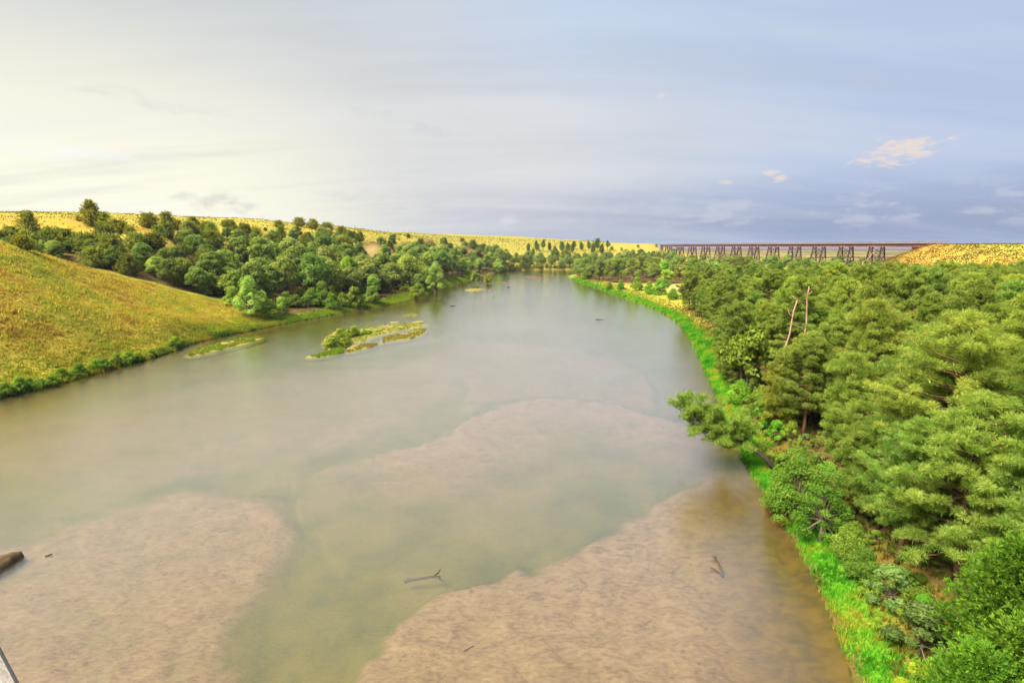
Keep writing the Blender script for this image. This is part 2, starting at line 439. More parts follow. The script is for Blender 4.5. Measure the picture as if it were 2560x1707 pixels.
def bed(x, y, d):
    """depth (m, positive down) and share of clean sand for points inside the river (d < 0)"""
    wx = x + (fbm(x / 2.5, y / 2.5, 3, 51) - .5) * 2.0
    wy = y + (fbm(x / 2.5, y / 2.5, 3, 52) - .5) * 2.0
    def sd(poly, sx=1.0):
        q = seg_dist(wx, wy, poly)
        return np.where(inside(wx, wy, poly), q, -q)
    m = np.zeros(x.shape)
    wdt = 0.35 + y / 220.0
    m = np.maximum(m, 0.92 * sstep(-wdt * 1.5, wdt * 2.0, sd(BAR_A)))
    m = np.maximum(m, 0.80 * sstep(-wdt * 2, wdt * 5, sd(BAR_B)))
    c = sstep(-wdt * .5, wdt * .5, sd(BAR_C)) * (0.12 + 0.88 * np.exp(-(seg_dist(x, y, RIM_C, False) / 16.0) ** 1.3))
    m = np.maximum(m, c)
    m = np.maximum(m, 0.60 * sstep(-wdt, wdt, sd(BAR_D)))
    m = np.maximum(m, 0.58 * sstep(-wdt * 3, wdt * 5, sd(BAR_E)))
    m = np.maximum(m, 0.40 * sstep(-wdt * 2, wdt * 3, sd(BAR_F)))
    m = m * (0.80 + 0.60 * (fbm(x / 2.2, y / 2.2, 4, 61) - .5))
    m = np.clip(m, 0, 1)
    depth = 1.0 - 0.82 * m + (fbm(x / 7, y / 4, 3, 62) - .5) * 0.25
    depth = np.minimum(depth, 0.02 + np.maximum(0, -d) * 0.30)
    return np.maximum(depth, 0.03), m

def ground_h(x, y):
    """height of whatever ground or river bed lies at x, y (scalars)"""
    xa = np.array([x], float); ya = np.array([y], float)
    d = river_d(xa, ya)
    if d[0] < 0: return -float(bed(xa, ya, d)[0][0])
    return float(land_z(xa, ya, d)[0])

def build_ground():
    ang = np.concatenate([np.linspace(-100, -54, 40, endpoint=False), np.linspace(-54, 54, 600), np.linspace(54, 100, 41)[1:]])
    rr = [3.0]
    while rr[-1] < 7600:
        r = rr[-1]
        rr.append(r * (1.016 if r < 900 else 1.03) + (0.0 if r > 15 else 0.2))
    rr = np.array(rr)
    A, R = np.meshgrid(np.radians(ang), rr)
    x = (np.sin(A) * R).ravel(); y = (np.cos(A) * R).ravel() - 2.0
    d = river_d(x, y)
    # pull the nearest grid points onto the waterline so that it runs smoothly
    cell = 0.5 * np.minimum(0.016 * R.ravel(), 1.2)
    sn = np.nonzero((np.abs(d) < cell * 0.95) & (R.ravel() < 260))[0]
    e = 0.05
    gx = (river_d(x[sn] + e, y[sn]) - d[sn]) / e; gy = (river_d(x[sn], y[sn] + e) - d[sn]) / e
    x[sn] -= gx * d[sn]; y[sn] -= gy * d[sn]; d[sn] = 0.0
    z = np.empty_like(x); out = d >= 0
    z[out] = land_z(x[out], y[out], d[out])
    dep, sand = bed(x[~out], y[~out], d[~out])
    z[~out] = -dep
    bar = np.zeros_like(x); bar[~out] = sand
    na = len(ang); nr = len(rr)
    i = np.arange(nr - 1)[:, None] * na + np.arange(na - 1)[None]
    F = np.stack([i, i + 1, i + na + 1, i + na], -1).reshape(-1, 4)
    V = np.stack([x, y, z], 1)
    # ---- ground cover masks
    Z2 = z.reshape(nr, na)
    gr = np.gradient(Z2, axis=0) / np.gradient(R, axis=0)
    ga = np.gradient(Z2, axis=1) / (np.gradient(A, axis=1) * R)
    slope = np.hypot(gr, ga).ravel()
    # green: damp strip along the water; wider on the right bank
    nz = fbm(x / 3, y / 3, 3, 71) - .5
    rgt = x > -20 + 0 * x
    dl = seg_dist(x, y, LEFT_BANK, False); dr_ = seg_dist(x, y, RIGHT_BANK, False)
    green = np.maximum(sstep(5.5, 1.5, dr_ + nz * 4), np.maximum(0.75 * sstep(4.0, 1.2, dl + nz * 3), 0.85 * sstep(14, 5, dl + nz * 8) * (y > 135) * sstep(360, 290, y)) * sstep(520, 400, y))
    green = np.maximum(green, sstep(60, 20, np.hypot(x - 90, (y - 245) * 1.0)) * 0.5)
    # forest floor
    forest = np.zeros_like(x)
    for poly in FOREST_FLOOR:
        q = seg_dist(x, y, poly); q = np.where(inside(x, y, poly), q, -q)
        forest = np.maximum(forest, sstep(-3, 4, q + nz * 5) * np.where((x < 0) & (y < 330), sstep(25, 20, z), 1))
    forest = np.maximum(forest, sstep(700, 900, np.hypot(x, y)) * (np.arctan2(x, y) > .17) * sstep(.40, .52, fbm(x / 150, y / 45 + 7, 3, 33)))
    forest = np.maximum(forest, sstep(3000, 3900, np.hypot(x, y)) * (np.arctan2(x, y) > .1))
    bare = 0.45 * sstep(0.62, 0.95, slope + (fbm(x / 9, y / 9, 3, 88) - .5) * 0.9) * (y > 260) * (np.hypot(x, y) < 900)
    for (cx, cy_, rr_, hh) in SAND_KNOLLS:
        q = np.hypot(x - cx, (y - cy_) * 0.8)
        bare = np.maximum(bare, sstep(rr_ * 1.1, rr_ * 0.7, q + nz * 3) * sstep(0.25, 0.5, slope + nz * .3))
    # rust-red grass on the crown of the embankment
    qx = x - TR_A[0]; qy = y - TR_A[1]
    t = qx * TR_D[0] + qy * TR_D[1]
    rust = sstep(26, 6, np.abs(t - EMB_T - 2) + nz * 20) * (z > 10) * 0.42
    rust = np.maximum(rust, sstep(.57, .70, fbm(x / 14, y / 14, 3, 90)) * (x > 150) * (z < 20) * .3)
    at = {'green': ('FLOAT', green), 'forest': ('FLOAT', forest), 'bare': ('FLOAT', bare), 'rust': ('FLOAT', rust), 'sand': ('FLOAT', bar),
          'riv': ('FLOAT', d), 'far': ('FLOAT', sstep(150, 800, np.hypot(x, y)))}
    fin = (d[F] <= 0).all(axis=1)
    def sub(mask, name, mat, **p):
        fs = F[mask]; u, inv = np.unique(fs, return_inverse=True)
        me = np_mesh(name, V[u], inv.reshape(-1, 4), True, {k: (a, b[u]) for k, (a, b) in at.items()})
        return link(name, me, mat, **p)
    sub(~fin, 'ground', M['ground'], kind='structure', label='rolling golden prairie ground, bluffs and wooded floodplain around the river', category='ground')
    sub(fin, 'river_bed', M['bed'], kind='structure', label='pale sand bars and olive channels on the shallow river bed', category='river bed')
    # water: one level sheet reaching a little under the banks
    def widen(line, sgn):
        L = np.array(line); t = np.gradient(L, axis=0); t /= np.linalg.norm(t, axis=1)[:, None] + 1e-9
        return L + np.stack([-t[:, 1], t[:, 0]], 1) * 0.9 * sgn
    lb = widen(resample(LEFT_BANK, 1.5), 1); rb = widen(resample(RIGHT_BANK, 1.5), -1)
    # quads between the two banks, row by row along the stream
    m_ = 420
    def along(L):
        q = np.linspace(0, len(L) - 1, m_); k = np.arange(len(L))
        return np.stack([np.interp(q, k, L[:, 0]), np.interp(q, k, L[:, 1])], 1)
    A_, B_ = along(lb), along(rb)
    Vw = np.concatenate([A_, B_]); Vw = np.c_[Vw, np.zeros(len(Vw))]
    i_ = np.arange(m_ - 1)
    me = np_mesh('river_water', Vw, np.stack([i_, i_ + m_, i_ + m_ + 1, i_ + 1], 1), True)
    link('river_water', me, M['water'], kind='structure', label='wide shallow river reflecting the pale evening sky', category='river')

# ------------------------------------------------------------------ materials
M = {}
def new_mat(name):
    m = bpy.data.materials.new(name)
    m.use_nodes = True
    m.node_tree.nodes.clear()
    T = NT(m.node_tree)
    T.out = T.new('ShaderNodeOutputMaterial')
    M[name] = m
    return T
def bsdf(T, color, rough=0.9, spec=0.15, bump=None, bstr=0.4, bdist=0.1):
    b = T.new('ShaderNodeBsdfPrincipled')
    T.put(b.inputs['Base Color'], color)
    T.put(b.inputs['Roughness'], rough)
    T.put(b.inputs['Specular IOR Level'], spec)
    if bump is not None:
        bn = T.new('ShaderNodeBump')
        bn.inputs['Strength'].default_value = bstr; bn.inputs['Distance'].default_value = bdist
        T.l.new(bump, bn.inputs['Height']); T.l.new(bn.outputs[0], b.inputs['Normal'])
    T.l.new(b.outputs[0], T.out.inputs[0])
    return b

def mat_ground():
    T = new_mat('ground')
    g = T.new('ShaderNodeNewGeometry'); P = g.outputs['Position']
    n1 = T.noise(P, 0.05, 5, 0.6)
    n2 = T.noise(P, 0.35, 5, 0.65)
    n3 = T.noise(T.vscale(P, (1, 1, 0.3)), 2.2, 4, 0.7)
    n4 = T.noise(P, 0.012, 3, 0.5)
    dry = T.ramp(T.math('ADD', T.math('MULTIPLY', n1, 0.5), T.math('MULTIPLY', n2, 0.5)),
                 [(0.28, (0.26, 0.16, 0.034)), (0.42, (0.35, 0.25, 0.040)), (0.52, (0.385, 0.315, 0.044)), (0.62, (0.33, 0.32, 0.045)), (0.75, (0.24, 0.265, 0.04))])
    dry = T.mix(T.smooth(n3, 0.30, 0.62, 0.45, 0.0), dry, (0.20, 0.15, 0.03))
    dry = T.mix(T.smooth(n4, 0.42, 0.62, 0.0, 0.5), dry, (0.30, 0.295, 0.05))
    rust = T.ramp(n2, [(0.3, (0.17, 0.06, 0.018)), (0.5, (0.34, 0.145, 0.025)), (0.7, (0.38, 0.22, 0.03))])
    dry = T.mix(T.math('MULTIPLY', T.attr('far'), 0.7), dry, (0.215, 0.195, 0.045))
    c = T.mix(T.attr('rust'), dry, rust)
    grn = T.ramp(n2, [(0.30, (0.05, 0.13, 0.012)), (0.5, (0.09, 0.25, 0.014)), (0.68, (0.17, 0.27, 0.02))])
    c = T.mix(T.attr('green'), c, grn)
    flo = T.ramp(n2, [(0.3, (0.06, 0.036, 0.018)), (0.5, (0.10, 0.062, 0.026)), (0.66, (0.11, 0.105, 0.03))])
    c = T.mix(T.attr('forest'), c, flo)
    sand = T.ramp(n3, [(0.35, (0.28, 0.17, 0.08)), (0.6, (0.44, 0.32, 0.17))])
    c = T.mix(T.attr('bare'), c, sand)
    # wet mud at the waterline
    sp = T.new('ShaderNodeSeparateXYZ'); T.l.new(P, sp.inputs[0])
    c = T.mix(T.smooth(sp.outputs[2], 0.30, 0.06), c, (0.13, 0.085, 0.03))
    h = T.math('ADD', T.math('MULTIPLY', n3, 0.5), n2)
    bsdf(T, c, 0.95, 0.05, h, 0.9, 0.6)
mat_ground()

def mat_bed():
    T = new_mat('bed')
    g = T.new('ShaderNodeNewGeometry'); P = g.outputs['Position']
    m = T.attr('sand')
    n1 = T.noise(T.vscale(P, (1, 1.5, 1), rot=(0, 0, rad(-35))), 0.62, 5, 0.62, 0.8)
    n2 = T.noise(T.vscale(P, (1.0, 1.8, 1), rot=(0, 0, rad(38))), 2.2, 4, 0.65, 0.5)
    n3 = T.noise(P, 0.16, 4, 0.6)
    sand = T.ramp(T.math('ADD', T.math('MULTIPLY', n1, 0.45), T.math('MULTIPLY', n2, 0.55)),
                  [(0.34, (0.088, 0.053, 0.022)), (0.44, (0.152, 0.095, 0.043)), (0.53, (0.195, 0.126, 0.062)), (0.65, (0.238, 0.162, 0.088))])
    chan = T.ramp(n3, [(0.34, (0.072, 0.069, 0.013)), (0.50, (0.106, 0.092, 0.018)), (0.68, (0.135, 0.107, 0.027))])
    chan = T.mix(T.smooth(n1, 0.52, 0.70, 0.0, 0.5), chan, (0.055, 0.070, 0.035))
    c = T.mix(T.smooth(m, 0.15, 0.75), chan, sand)
    # ochre bed margins, partly tree reflection painted into the colour, with dark weed patches
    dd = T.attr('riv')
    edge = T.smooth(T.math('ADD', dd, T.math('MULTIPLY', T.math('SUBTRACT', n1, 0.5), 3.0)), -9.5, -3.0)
    ochre_reflection = T.ramp(n1, [(0.34, (0.05, 0.032, 0.010)), (0.45, (0.080, 0.045, 0.005)), (0.62, (0.125, 0.072, 0.009))])
    c = T.mix(T.math('MULTIPLY', edge, 0.95), c, ochre_reflection)
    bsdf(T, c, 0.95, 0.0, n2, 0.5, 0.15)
mat_bed()

def mat_water():
    T = new_mat('water')
    g = T.new('ShaderNodeNewGeometry'); P = g.outputs['Position']
    # current lines, ripple trains and wind chop of three sizes
    a = T.noise(T.vscale(P, (1.0, 2.6, 1), rot=(0, 0, rad(8))), 0.55, 4, 0.6, 0.3)
    b = T.noise(T.vscale(P, (1.0, 2.2, 1), rot=(0, 0, rad(-18))), 2.4, 4, 0.65, 0.2)
    c3 = T.noise(T.vscale(P, (1.0, 3.0, 1), rot=(0, 0, rad(5))), 0.12, 3, 0.5)
    patch = T.noise(P, 0.035, 4, 0.6, 0.4)
    amp = T.smooth(patch, 0.35, 0.68, 0.75, 1.1)
    f = T.noise(T.vscale(P, (1.0, 2.0, 1), rot=(0, 0, rad(-8))), 6.0, 3, 0.6)
    h = T.math('ADD', T.math('MULTIPLY', a, 0.05), T.math('ADD', T.math('MULTIPLY', b, 0.17), T.math('MULTIPLY', f, 0.11)))
    h = T.math('ADD', T.math('MULTIPLY', h, amp), T.math('MULTIPLY', c3, 0.015))
    bn = T.new('ShaderNodeBump'); bn.inputs['Strength'].default_value = 0.17; bn.inputs['Distance'].default_value = 1.0
    T.l.new(h, bn.inputs['Height'])
    lw = T.new('ShaderNodeLayerWeight'); lw.inputs['Blend'].default_value = 0.5
    T.l.new(bn.outputs[0], lw.inputs['Normal'])
    refl = T.math('MULTIPLY_ADD', T.math('POWER', lw.outputs['Facing'], 2.0), 0.97, 0.014)
    gl = T.new('ShaderNodeBsdfGlossy'); gl.inputs['Roughness'].default_value = 0.02
    gl.inputs['Color'].default_value = (1, 1, 1, 1)
    T.l.new(bn.outputs[0], gl.inputs['Normal'])
    tr_ = T.new('ShaderNodeBsdfTransparent'); tr_.inputs['Color'].default_value = (0.93, 0.94, 0.90, 1)
    df = T.new('ShaderNodeBsdfDiffuse'); df.inputs['Color'].default_value = (0.46, 0.42, 0.33, 1)   # suspended silt
    silt = 0.04
    mx = T.new('ShaderNodeMixShader'); T.put(mx.inputs[0], silt)
    T.l.new(tr_.outputs[0], mx.inputs[1]); T.l.new(df.outputs[0], mx.inputs[2])
    m2 = T.new('ShaderNodeMixShader'); T.l.new(refl, m2.inputs[0])
    T.l.new(mx.outputs[0], m2.inputs[1]); T.l.new(gl.outputs[0], m2.inputs[2])
    T.l.new(m2.outputs[0], T.out.inputs[0])
mat_water()

def mat_leaf(name, dark, midc, light, trans=0.3, var=0.22, hue=0.03):
    """foliage: per-clump tint, per-tree variation and object colour"""
    T = new_mat(name)
    tint = T.attr('tint')
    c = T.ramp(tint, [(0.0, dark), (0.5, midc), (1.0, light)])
    oi = T.new('ShaderNodeObjectInfo')
    hs = T.new('ShaderNodeHueSaturation')
    T.l.new(c, hs.inputs['Color'])
    r = oi.outputs['Random']
    T.put(hs.inputs['Value'], T.math('MULTIPLY_ADD', r, 2 * var, 1 - var))
    r2 = T.math('FRACT', T.math('MULTIPLY', r, 37.7), 0.0)
    T.put(hs.inputs['Hue'], T.math('MULTIPLY_ADD', r2, 2 * hue, 0.5 - hue))
    c = T.mix(1.0, hs.outputs[0], oi.outputs['Color'], 'MULTIPLY')
    di = T.new('ShaderNodeBsdfDiffuse'); T.l.new(c, di.inputs[0])
    tl = T.new('ShaderNodeBsdfTranslucent')
    T.l.new(T.mix(1.0, c, (1.25, 1.2, 0.6), 'MULTIPLY'), tl.inputs[0])
    mx = T.new('ShaderNodeMixShader'); mx.inputs[0].default_value = trans
    T.l.new(di.outputs[0], mx.inputs[1]); T.l.new(tl.outputs[0], mx.inputs[2])
    T.l.new(mx.outputs[0], T.out.inputs[0])
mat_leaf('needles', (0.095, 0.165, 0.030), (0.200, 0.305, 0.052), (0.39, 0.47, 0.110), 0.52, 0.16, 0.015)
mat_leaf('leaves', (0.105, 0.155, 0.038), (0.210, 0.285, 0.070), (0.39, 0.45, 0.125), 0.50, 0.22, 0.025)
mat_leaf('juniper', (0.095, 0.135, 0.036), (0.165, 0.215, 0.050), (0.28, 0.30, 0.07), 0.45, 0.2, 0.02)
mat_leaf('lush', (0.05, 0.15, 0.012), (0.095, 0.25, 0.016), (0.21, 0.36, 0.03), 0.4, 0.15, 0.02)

def mat_grass():
    T = new_mat('grass_blades')
    c = T.attr('col', 'Color')
    di = T.new('ShaderNodeBsdfDiffuse'); T.l.new(c, di.inputs[0])
    tl = T.new('ShaderNodeBsdfTranslucent'); T.l.new(c, tl.inputs[0])
    mx = T.new('ShaderNodeMixShader'); mx.inputs[0].default_value = 0.5
    T.l.new(di.outputs[0], mx.inputs[1]); T.l.new(tl.outputs[0], mx.inputs[2])
    T.l.new(mx.outputs[0], T.out.inputs[0])
mat_grass()

def mat_simple(name, stops, scale, rough=0.85, spec=0.2, stretch=(1, 1, 1), bstr=0.5, bdist=0.02, obj=True):
    T = new_mat(name)
    tc = T.new('ShaderNodeTexCoord')
    v = T.vscale(tc.outputs['Object'], stretch)
    n = T.noise(v, scale, 5, 0.65)
    n2 = T.noise(v, scale * 0.17, 3, 0.6)
    c = T.ramp(T.math('ADD', T.math('MULTIPLY', n, 0.6), T.math('MULTIPLY', n2, 0.4)), stops)
    bsdf(T, c, rough, spec, n, bstr, bdist)
mat_simple('pine_bark', [(0.32, (0.05, 0.028, 0.018)), (0.5, (0.13, 0.07, 0.04)), (0.68, (0.24, 0.13, 0.07))], 5, stretch=(1, 1, .35), bdist=.06)
mat_simple('bark', [(0.32, (0.06, 0.045, 0.032)), (0.5, (0.14, 0.11, 0.08)), (0.68, (0.26, 0.22, 0.17))], 5, stretch=(1, 1, .35), bdist=.06)
mat_simple('dead_wood', [(0.34, (0.20, 0.09, 0.055)), (0.48, (0.34, 0.19, 0.13)), (0.62, (0.44, 0.32, 0.25)), (0.7, (0.20, 0.09, 0.05))], 2.2, stretch=(1, 1, .3), bdist=.05)
mat_simple('drift_wood', [(0.34, (0.025, 0.02, 0.018)), (0.55, (0.07, 0.055, 0.045)), (0.7, (0.14, 0.11, 0.09))], 4, bdist=.04)
mat_simple('rust_steel', [(0.34, (0.10, 0.035, 0.022)), (0.5, (0.20, 0.075, 0.045)), (0.66, (0.33, 0.16, 0.10))], 0.9, rough=.8, bdist=.02)
mat_simple('dark_steel', [(0.34, (0.022, 0.015, 0.022)), (0.5, (0.05, 0.03, 0.038)), (0.66, (0.12, 0.055, 0.05))], 0.9, rough=.7, spec=.3, bdist=.02)
mat_simple('timber', [(0.34, (0.10, 0.06, 0.045)), (0.5, (0.20, 0.13, 0.10)), (0.66, (0.32, 0.23, 0.19))], 1.2, bdist=.02)
mat_simple('galvanised', [(0.34, (0.38, 0.39, 0.42)), (0.66, (0.52, 0.53, 0.56))], 1.0, rough=.6, spec=.4)
mat_simple('concrete', [(0.34, (0.17, 0.15, 0.13)), (0.48, (0.29, 0.265, 0.235)), (0.58, (0.34, 0.315, 0.285)), (0.68, (0.19, 0.165, 0.14))], 90, rough=.9, bstr=.8, bdist=.008)
mat_simple('mud', [(0.34, (0.045, 0.028, 0.012)), (0.5, (0.10, 0.065, 0.03)), (0.66, (0.17, 0.115, 0.06))], 1.5, bdist=.1)
mat_simple('bar_sand', [(0.32, (0.22, 0.13, 0.05)), (0.45, (0.24, 0.18, 0.05)), (0.56, (0.18, 0.19, 0.035)), (0.70, (0.10, 0.17, 0.02))], 0.9, bdist=.05)
mat_simple('road_dirt', [(0.34, (0.42, 0.33, 0.22)), (0.66, (0.58, 0.48, 0.35))], 1.0, bdist=.03)

# ------------------------------------------------------------------ areas of woodland
WOOD_LEFT = [(-76, 166), (-66, 184), (-58, 208), (-50, 228), (-47, 262), (-42, 300), (-34, 360), (-25, 420), (-14, 482), (2, 545), (-30, 568),
             (-70, 500), (-92, 440), (-98, 390), (-92, 350), (-98, 315), (-108, 285), (-118, 255), (-128, 228), (-142, 205), (-166, 186), (-172, 168), (-150, 158), (-128, 164), (-108, 170), (-92, 172)]
WOOD_RIGHT = [(47, 398), (54, 335), (66, 300), (88, 285), (118, 268), (150, 262), (190, 278), (222, 300), (243, 326), (256, 372), (252, 420), (215, 490), (172, 545), (190, 575), (150, 560), (120, 535), (100, 505), (62, 462)]
PINE_WOOD = [(23.5, 27), (26.5, 40), (28, 52), (31, 64), (36, 80), (43, 101), (51, 130), (58, 158), (63, 185), (76, 208), (110, 232), (160, 240), (205, 236), (212, 205), (170, 160), (140, 125), (110, 98), (80, 70), (62, 52), (48, 36), (38, 24)]
FOREST_FLOOR = [WOOD_LEFT, WOOD_RIGHT, [(22, 16), (24, 27), (27.5, 44), (29.5, 56)] + PINE_WOOD[3:]]
build_ground()

# ------------------------------------------------------------------ low bars in the river
def sand_bar(poly, h, mat, label, group=None, z0=-0.5):
    poly = smooth_line(list(poly) + [poly[0]], 2)[:-1]
    poly = [p for i, p in enumerate(poly) if i == 0 or math.hypot(p[0] - poly[i - 1][0], p[1] - poly[i - 1][1]) > 0.05]
    cx = sum(p[0] for p in poly) / len(poly); cy_ = sum(p[1] for p in poly) / len(poly)
    bm = bmesh.new()
    n = len(poly)
    P = np.array(poly); t = np.roll(P, -1, 0) - np.roll(P, 1, 0)
    nn = np.stack([-t[:, 1], t[:, 0]], 1); nn /= np.linalg.norm(nn, axis=1)[:, None] + 1e-9
    area = 0.5 * np.sum(P[:, 0] * np.roll(P[:, 1], -1) - np.roll(P[:, 0], -1) * P[:, 1])
    if area < 0: nn = -nn
    ext = math.sqrt(abs(area)); ins = min(0.8, 0.05 * ext)
    jit = (fbm(P[:, 0] / 1.5 + 40, P[:, 1] / 1.5 + 40, 3, 6) - .5) * min(2.0, .22 * ext)
    P = P - nn * jit[:, None]
    def ring(off, z, zj=0.0):
        return [bm.verts.new((P[i, 0] + nn[i, 0] * off - cx, P[i, 1] + nn[i, 1] * off - cy_, z * (1 + zj * (random.random() - .5)))) for i in range(n)]
    rings = [ring(-min(.9, .05 * ext), z0), ring(-min(.3, .015 * ext), -0.10), ring(0.0, 0.012), ring(ins, h, .3)]
    for r0, r1 in zip(rings[:-1], rings[1:]):
        for i in range(n):
            j = (i + 1) % n
            bm.faces.new((r0[i], r0[j], r1[j], r1[i]))
    inn = rings[-1]
    ed = [bm.edges.get((inn[i], inn[(i + 1) % n])) for i in range(n)]
    bmesh.ops.triangle_fill(bm, use_beauty=True, edges=[e for e in ed if e])
    bmesh.ops.recalc_face_normals(bm, faces=bm.faces)
    for fc in bm.faces: fc.smooth = True
    me = bpy.data.meshes.new('sand_bar'); bm.to_mesh(me); bm.free()
    o = link('sand_bar', me, mat, kind='structure', label=label, category='sand bar')
    o.location = (cx, cy_, 0)
    if group: o['group'] = group
    return poly
random.seed(4)
ISLAND_MAIN = [(-45.97, 123.19), (-47.05, 125.73), (-50.42, 137.01), (-51.09, 145.68), (-48.02, 148.98), (-45.79, 150.43), (-40.21, 154.19), (-38.03, 157.47), (-34.87, 160.61), (-32.3, 160.05), (-27.81, 160.05), (-26.29, 153.94), (-29.83, 151.42), (-34.06, 144.54), (-36.38, 139.08), (-38.39, 133.52), (-37.64, 130.21), (-39.99, 127.49), (-41.3, 124.45), (-43.38, 123.02)]
ISLAND_TAIL = [(-45.4, 110.33), (-44.29, 112.87), (-43.01, 115.38), (-43.02, 118.39), (-44.04, 122.2), (-41.66, 122.61), (-39.29, 118.39), (-38.65, 115.24), (-40.38, 112.52), (-42.54, 110.13)]
ISLAND_MID = [(-38.53, 116.49), (-39.78, 121.14), (-38.52, 125.3), (-34.79, 126.43), (-33.38, 125.99), (-33.71, 122.36), (-36.13, 117.24), (-38.07, 115.75)]
ISLAND_EAST = [(-33.06, 127.93), (-34.77, 134.8), (-33.46, 138.04), (-30.02, 142.86), (-28.41, 148.98), (-25.19, 150.19), (-24.73, 143.98), (-24.98, 138.04), (-26.5, 134.01), (-30.79, 130.21)]
ISLAND_LONE = [(-38.54, 181.26), (-38.06, 185.77), (-34.22, 186.7), (-33.2, 180.39), (-35.67, 179.52)]
ISLETS = [[(-39.16, 162.29), (-39.25, 164.45), (-36.1, 164.45), (-36.82, 162.01)], [(-32.4, 161.59), (-31.42, 165.18), (-29.03, 167.26), (-28.65, 162.58), (-31.06, 161.03)], [(-41.03, 155.88), (-40.16, 160.47), (-39.84, 157.07)]]
BAR_BANK = [(-73.31, 112.64), (-75.61, 118.93), (-75.24, 127.43), (-72.79, 135.46), (-66.74, 136.75), (-65.97, 131.32), (-67.64, 122.33), (-69.55, 114.16), (-71.47, 111.17)]
BAR_FAR = [(-26.61, 287.25), (-24.03, 297.91), (-15.74, 297.91), (-16.4, 288.63), (-20.42, 280.55)]
RIFFLE_A = [(9.45, 417.1), (16.28, 422.91), (23.24, 419.98), (22.4, 371.15), (17.68, 380.47), (12.17, 397.95)]
RIFFLE_B = [(-11.76, 357.98), (-6.11, 360.11), (-1.04, 335.16), (-4.31, 330.58)]
sand_bar(ISLAND_MAIN, 0.20, M['bar_sand'], 'largest sand bar island, bushes on its left end and grass along it')
sand_bar(ISLAND_TAIL, 0.10, M['bar_sand'], 'pointed low green bar trailing left from the bushy island')
sand_bar(ISLAND_MID, 0.11, M['bar_sand'], 'small olive bar just in front of the bushy island')
sand_bar(ISLAND_EAST, 0.12, M['bar_sand'], 'olive weedy bar at the right end of the bushy island')
sand_bar(ISLAND_LONE, 0.1, M['bar_sand'], 'lone small green bar between the bushy island and the left bank')
for q, lb in zip(ISLETS, ('thin green islet right behind the middle of the bushy island', 'flat olive islet behind the right tip of the bushy island', 'tiny green islet touching the back edge of the bushy island')):
    sand_bar(q, 0.09, M['bar_sand'], lb)
sand_bar(BAR_BANK, 0.12, M['bar_sand'], 'long green bar hugging the left bank below the grass slope')
sand_bar(BAR_FAR, 0.12, M['bar_sand'], 'small yellow-green bar off the far left bank')
sand_bar(RIFFLE_A, 0.12, M['mud'], 'dark gravel riffle in the far river bend')
sand_bar(RIFFLE_B, 0.10, M['mud'], 'thin dark riffle left of the river middle, far off')
sand_bar([(-42.14, 35.02), (-41.21, 35.88), (-39.89, 36.14), (-39.44, 36.5), (-38.38, 36.86), (-38.45, 35.88), (-38.55, 34.77), (-38.9, 32.66)], 0.45, M['mud'], 'brown muddy bar tip at the left edge of the photo')

# ------------------------------------------------------------------ grass as real blades
def tufts(pos, hgt, colr, K, wid, lean=0.55, seed=0, sprd=0.15):
    """pos (N,3), hgt (N,), colr (N,3) -> verts, tris, colours"""
    rng = np.random.default_rng(seed)
    N = len(pos)
    th = rng.uniform(0, 2 * np.pi, (N, K)); ln = rng.uniform(0.1, lean, (N, K)); hh = hgt[:, None] * rng.uniform(0.6, 1.15, (N, K))
    ox = rng.normal(0, 1, (N, K)) * sprd * hgt[:, None]; oy = rng.normal(0, 1, (N, K)) * sprd * hgt[:, None]
    b = np.stack([pos[:, 0:1] + ox, pos[:, 1:2] + oy, np.repeat(pos[:, 2:3], K, 1) - 0.05], -1)
    tip = b + np.stack([np.cos(th) * ln * hh, np.sin(th) * ln * hh, hh], -1)
    ph = rng.uniform(0, 2 * np.pi, (N, K)); w = wid * hgt[:, None] * rng.uniform(0.7, 1.3, (N, K))
    s = np.stack([np.cos(ph) * w, np.sin(ph) * w, np.zeros_like(w)], -1)
    V = np.stack([b - s, b + s, tip], 2).reshape(-1, 3)
    F = np.arange(len(V)).reshape(-1, 3)
    cc = np.repeat(colr[:, None, :], K, 1) * rng.uniform(0.75, 1.25, (N, K, 1))
    C = np.repeat(cc[:, :, None, :], 3, 2).reshape(-1, 3)
    return V, F, np.concatenate([C, np.ones((len(C), 1))], 1)
def grass_object(name, pos, hgt, colr, K, wid, seed, parent=None, **props):
    V, F, C = tufts(pos, hgt, colr, K, wid, seed=seed)
    me = np_mesh(name, V, F, False, {'col': ('FLOAT_COLOR', C)})
    return link(name, me, M['grass_blades'], parent, kind='stuff', **props)
def lerp_cols(stops, t):
    xs = [s[0] for s in stops]
    return np.stack([np.interp(t, xs, [s[1][k] for s in stops]) for k in range(3)], 1)
DRY = [(0.0, (0.38, 0.25, 0.055)), (0.35, (0.53, 0.40, 0.060)), (0.55, (0.575, 0.47, 0.065)), (0.75, (0.50, 0.46, 0.055)), (1.0, (0.38, 0.40, 0.050))]

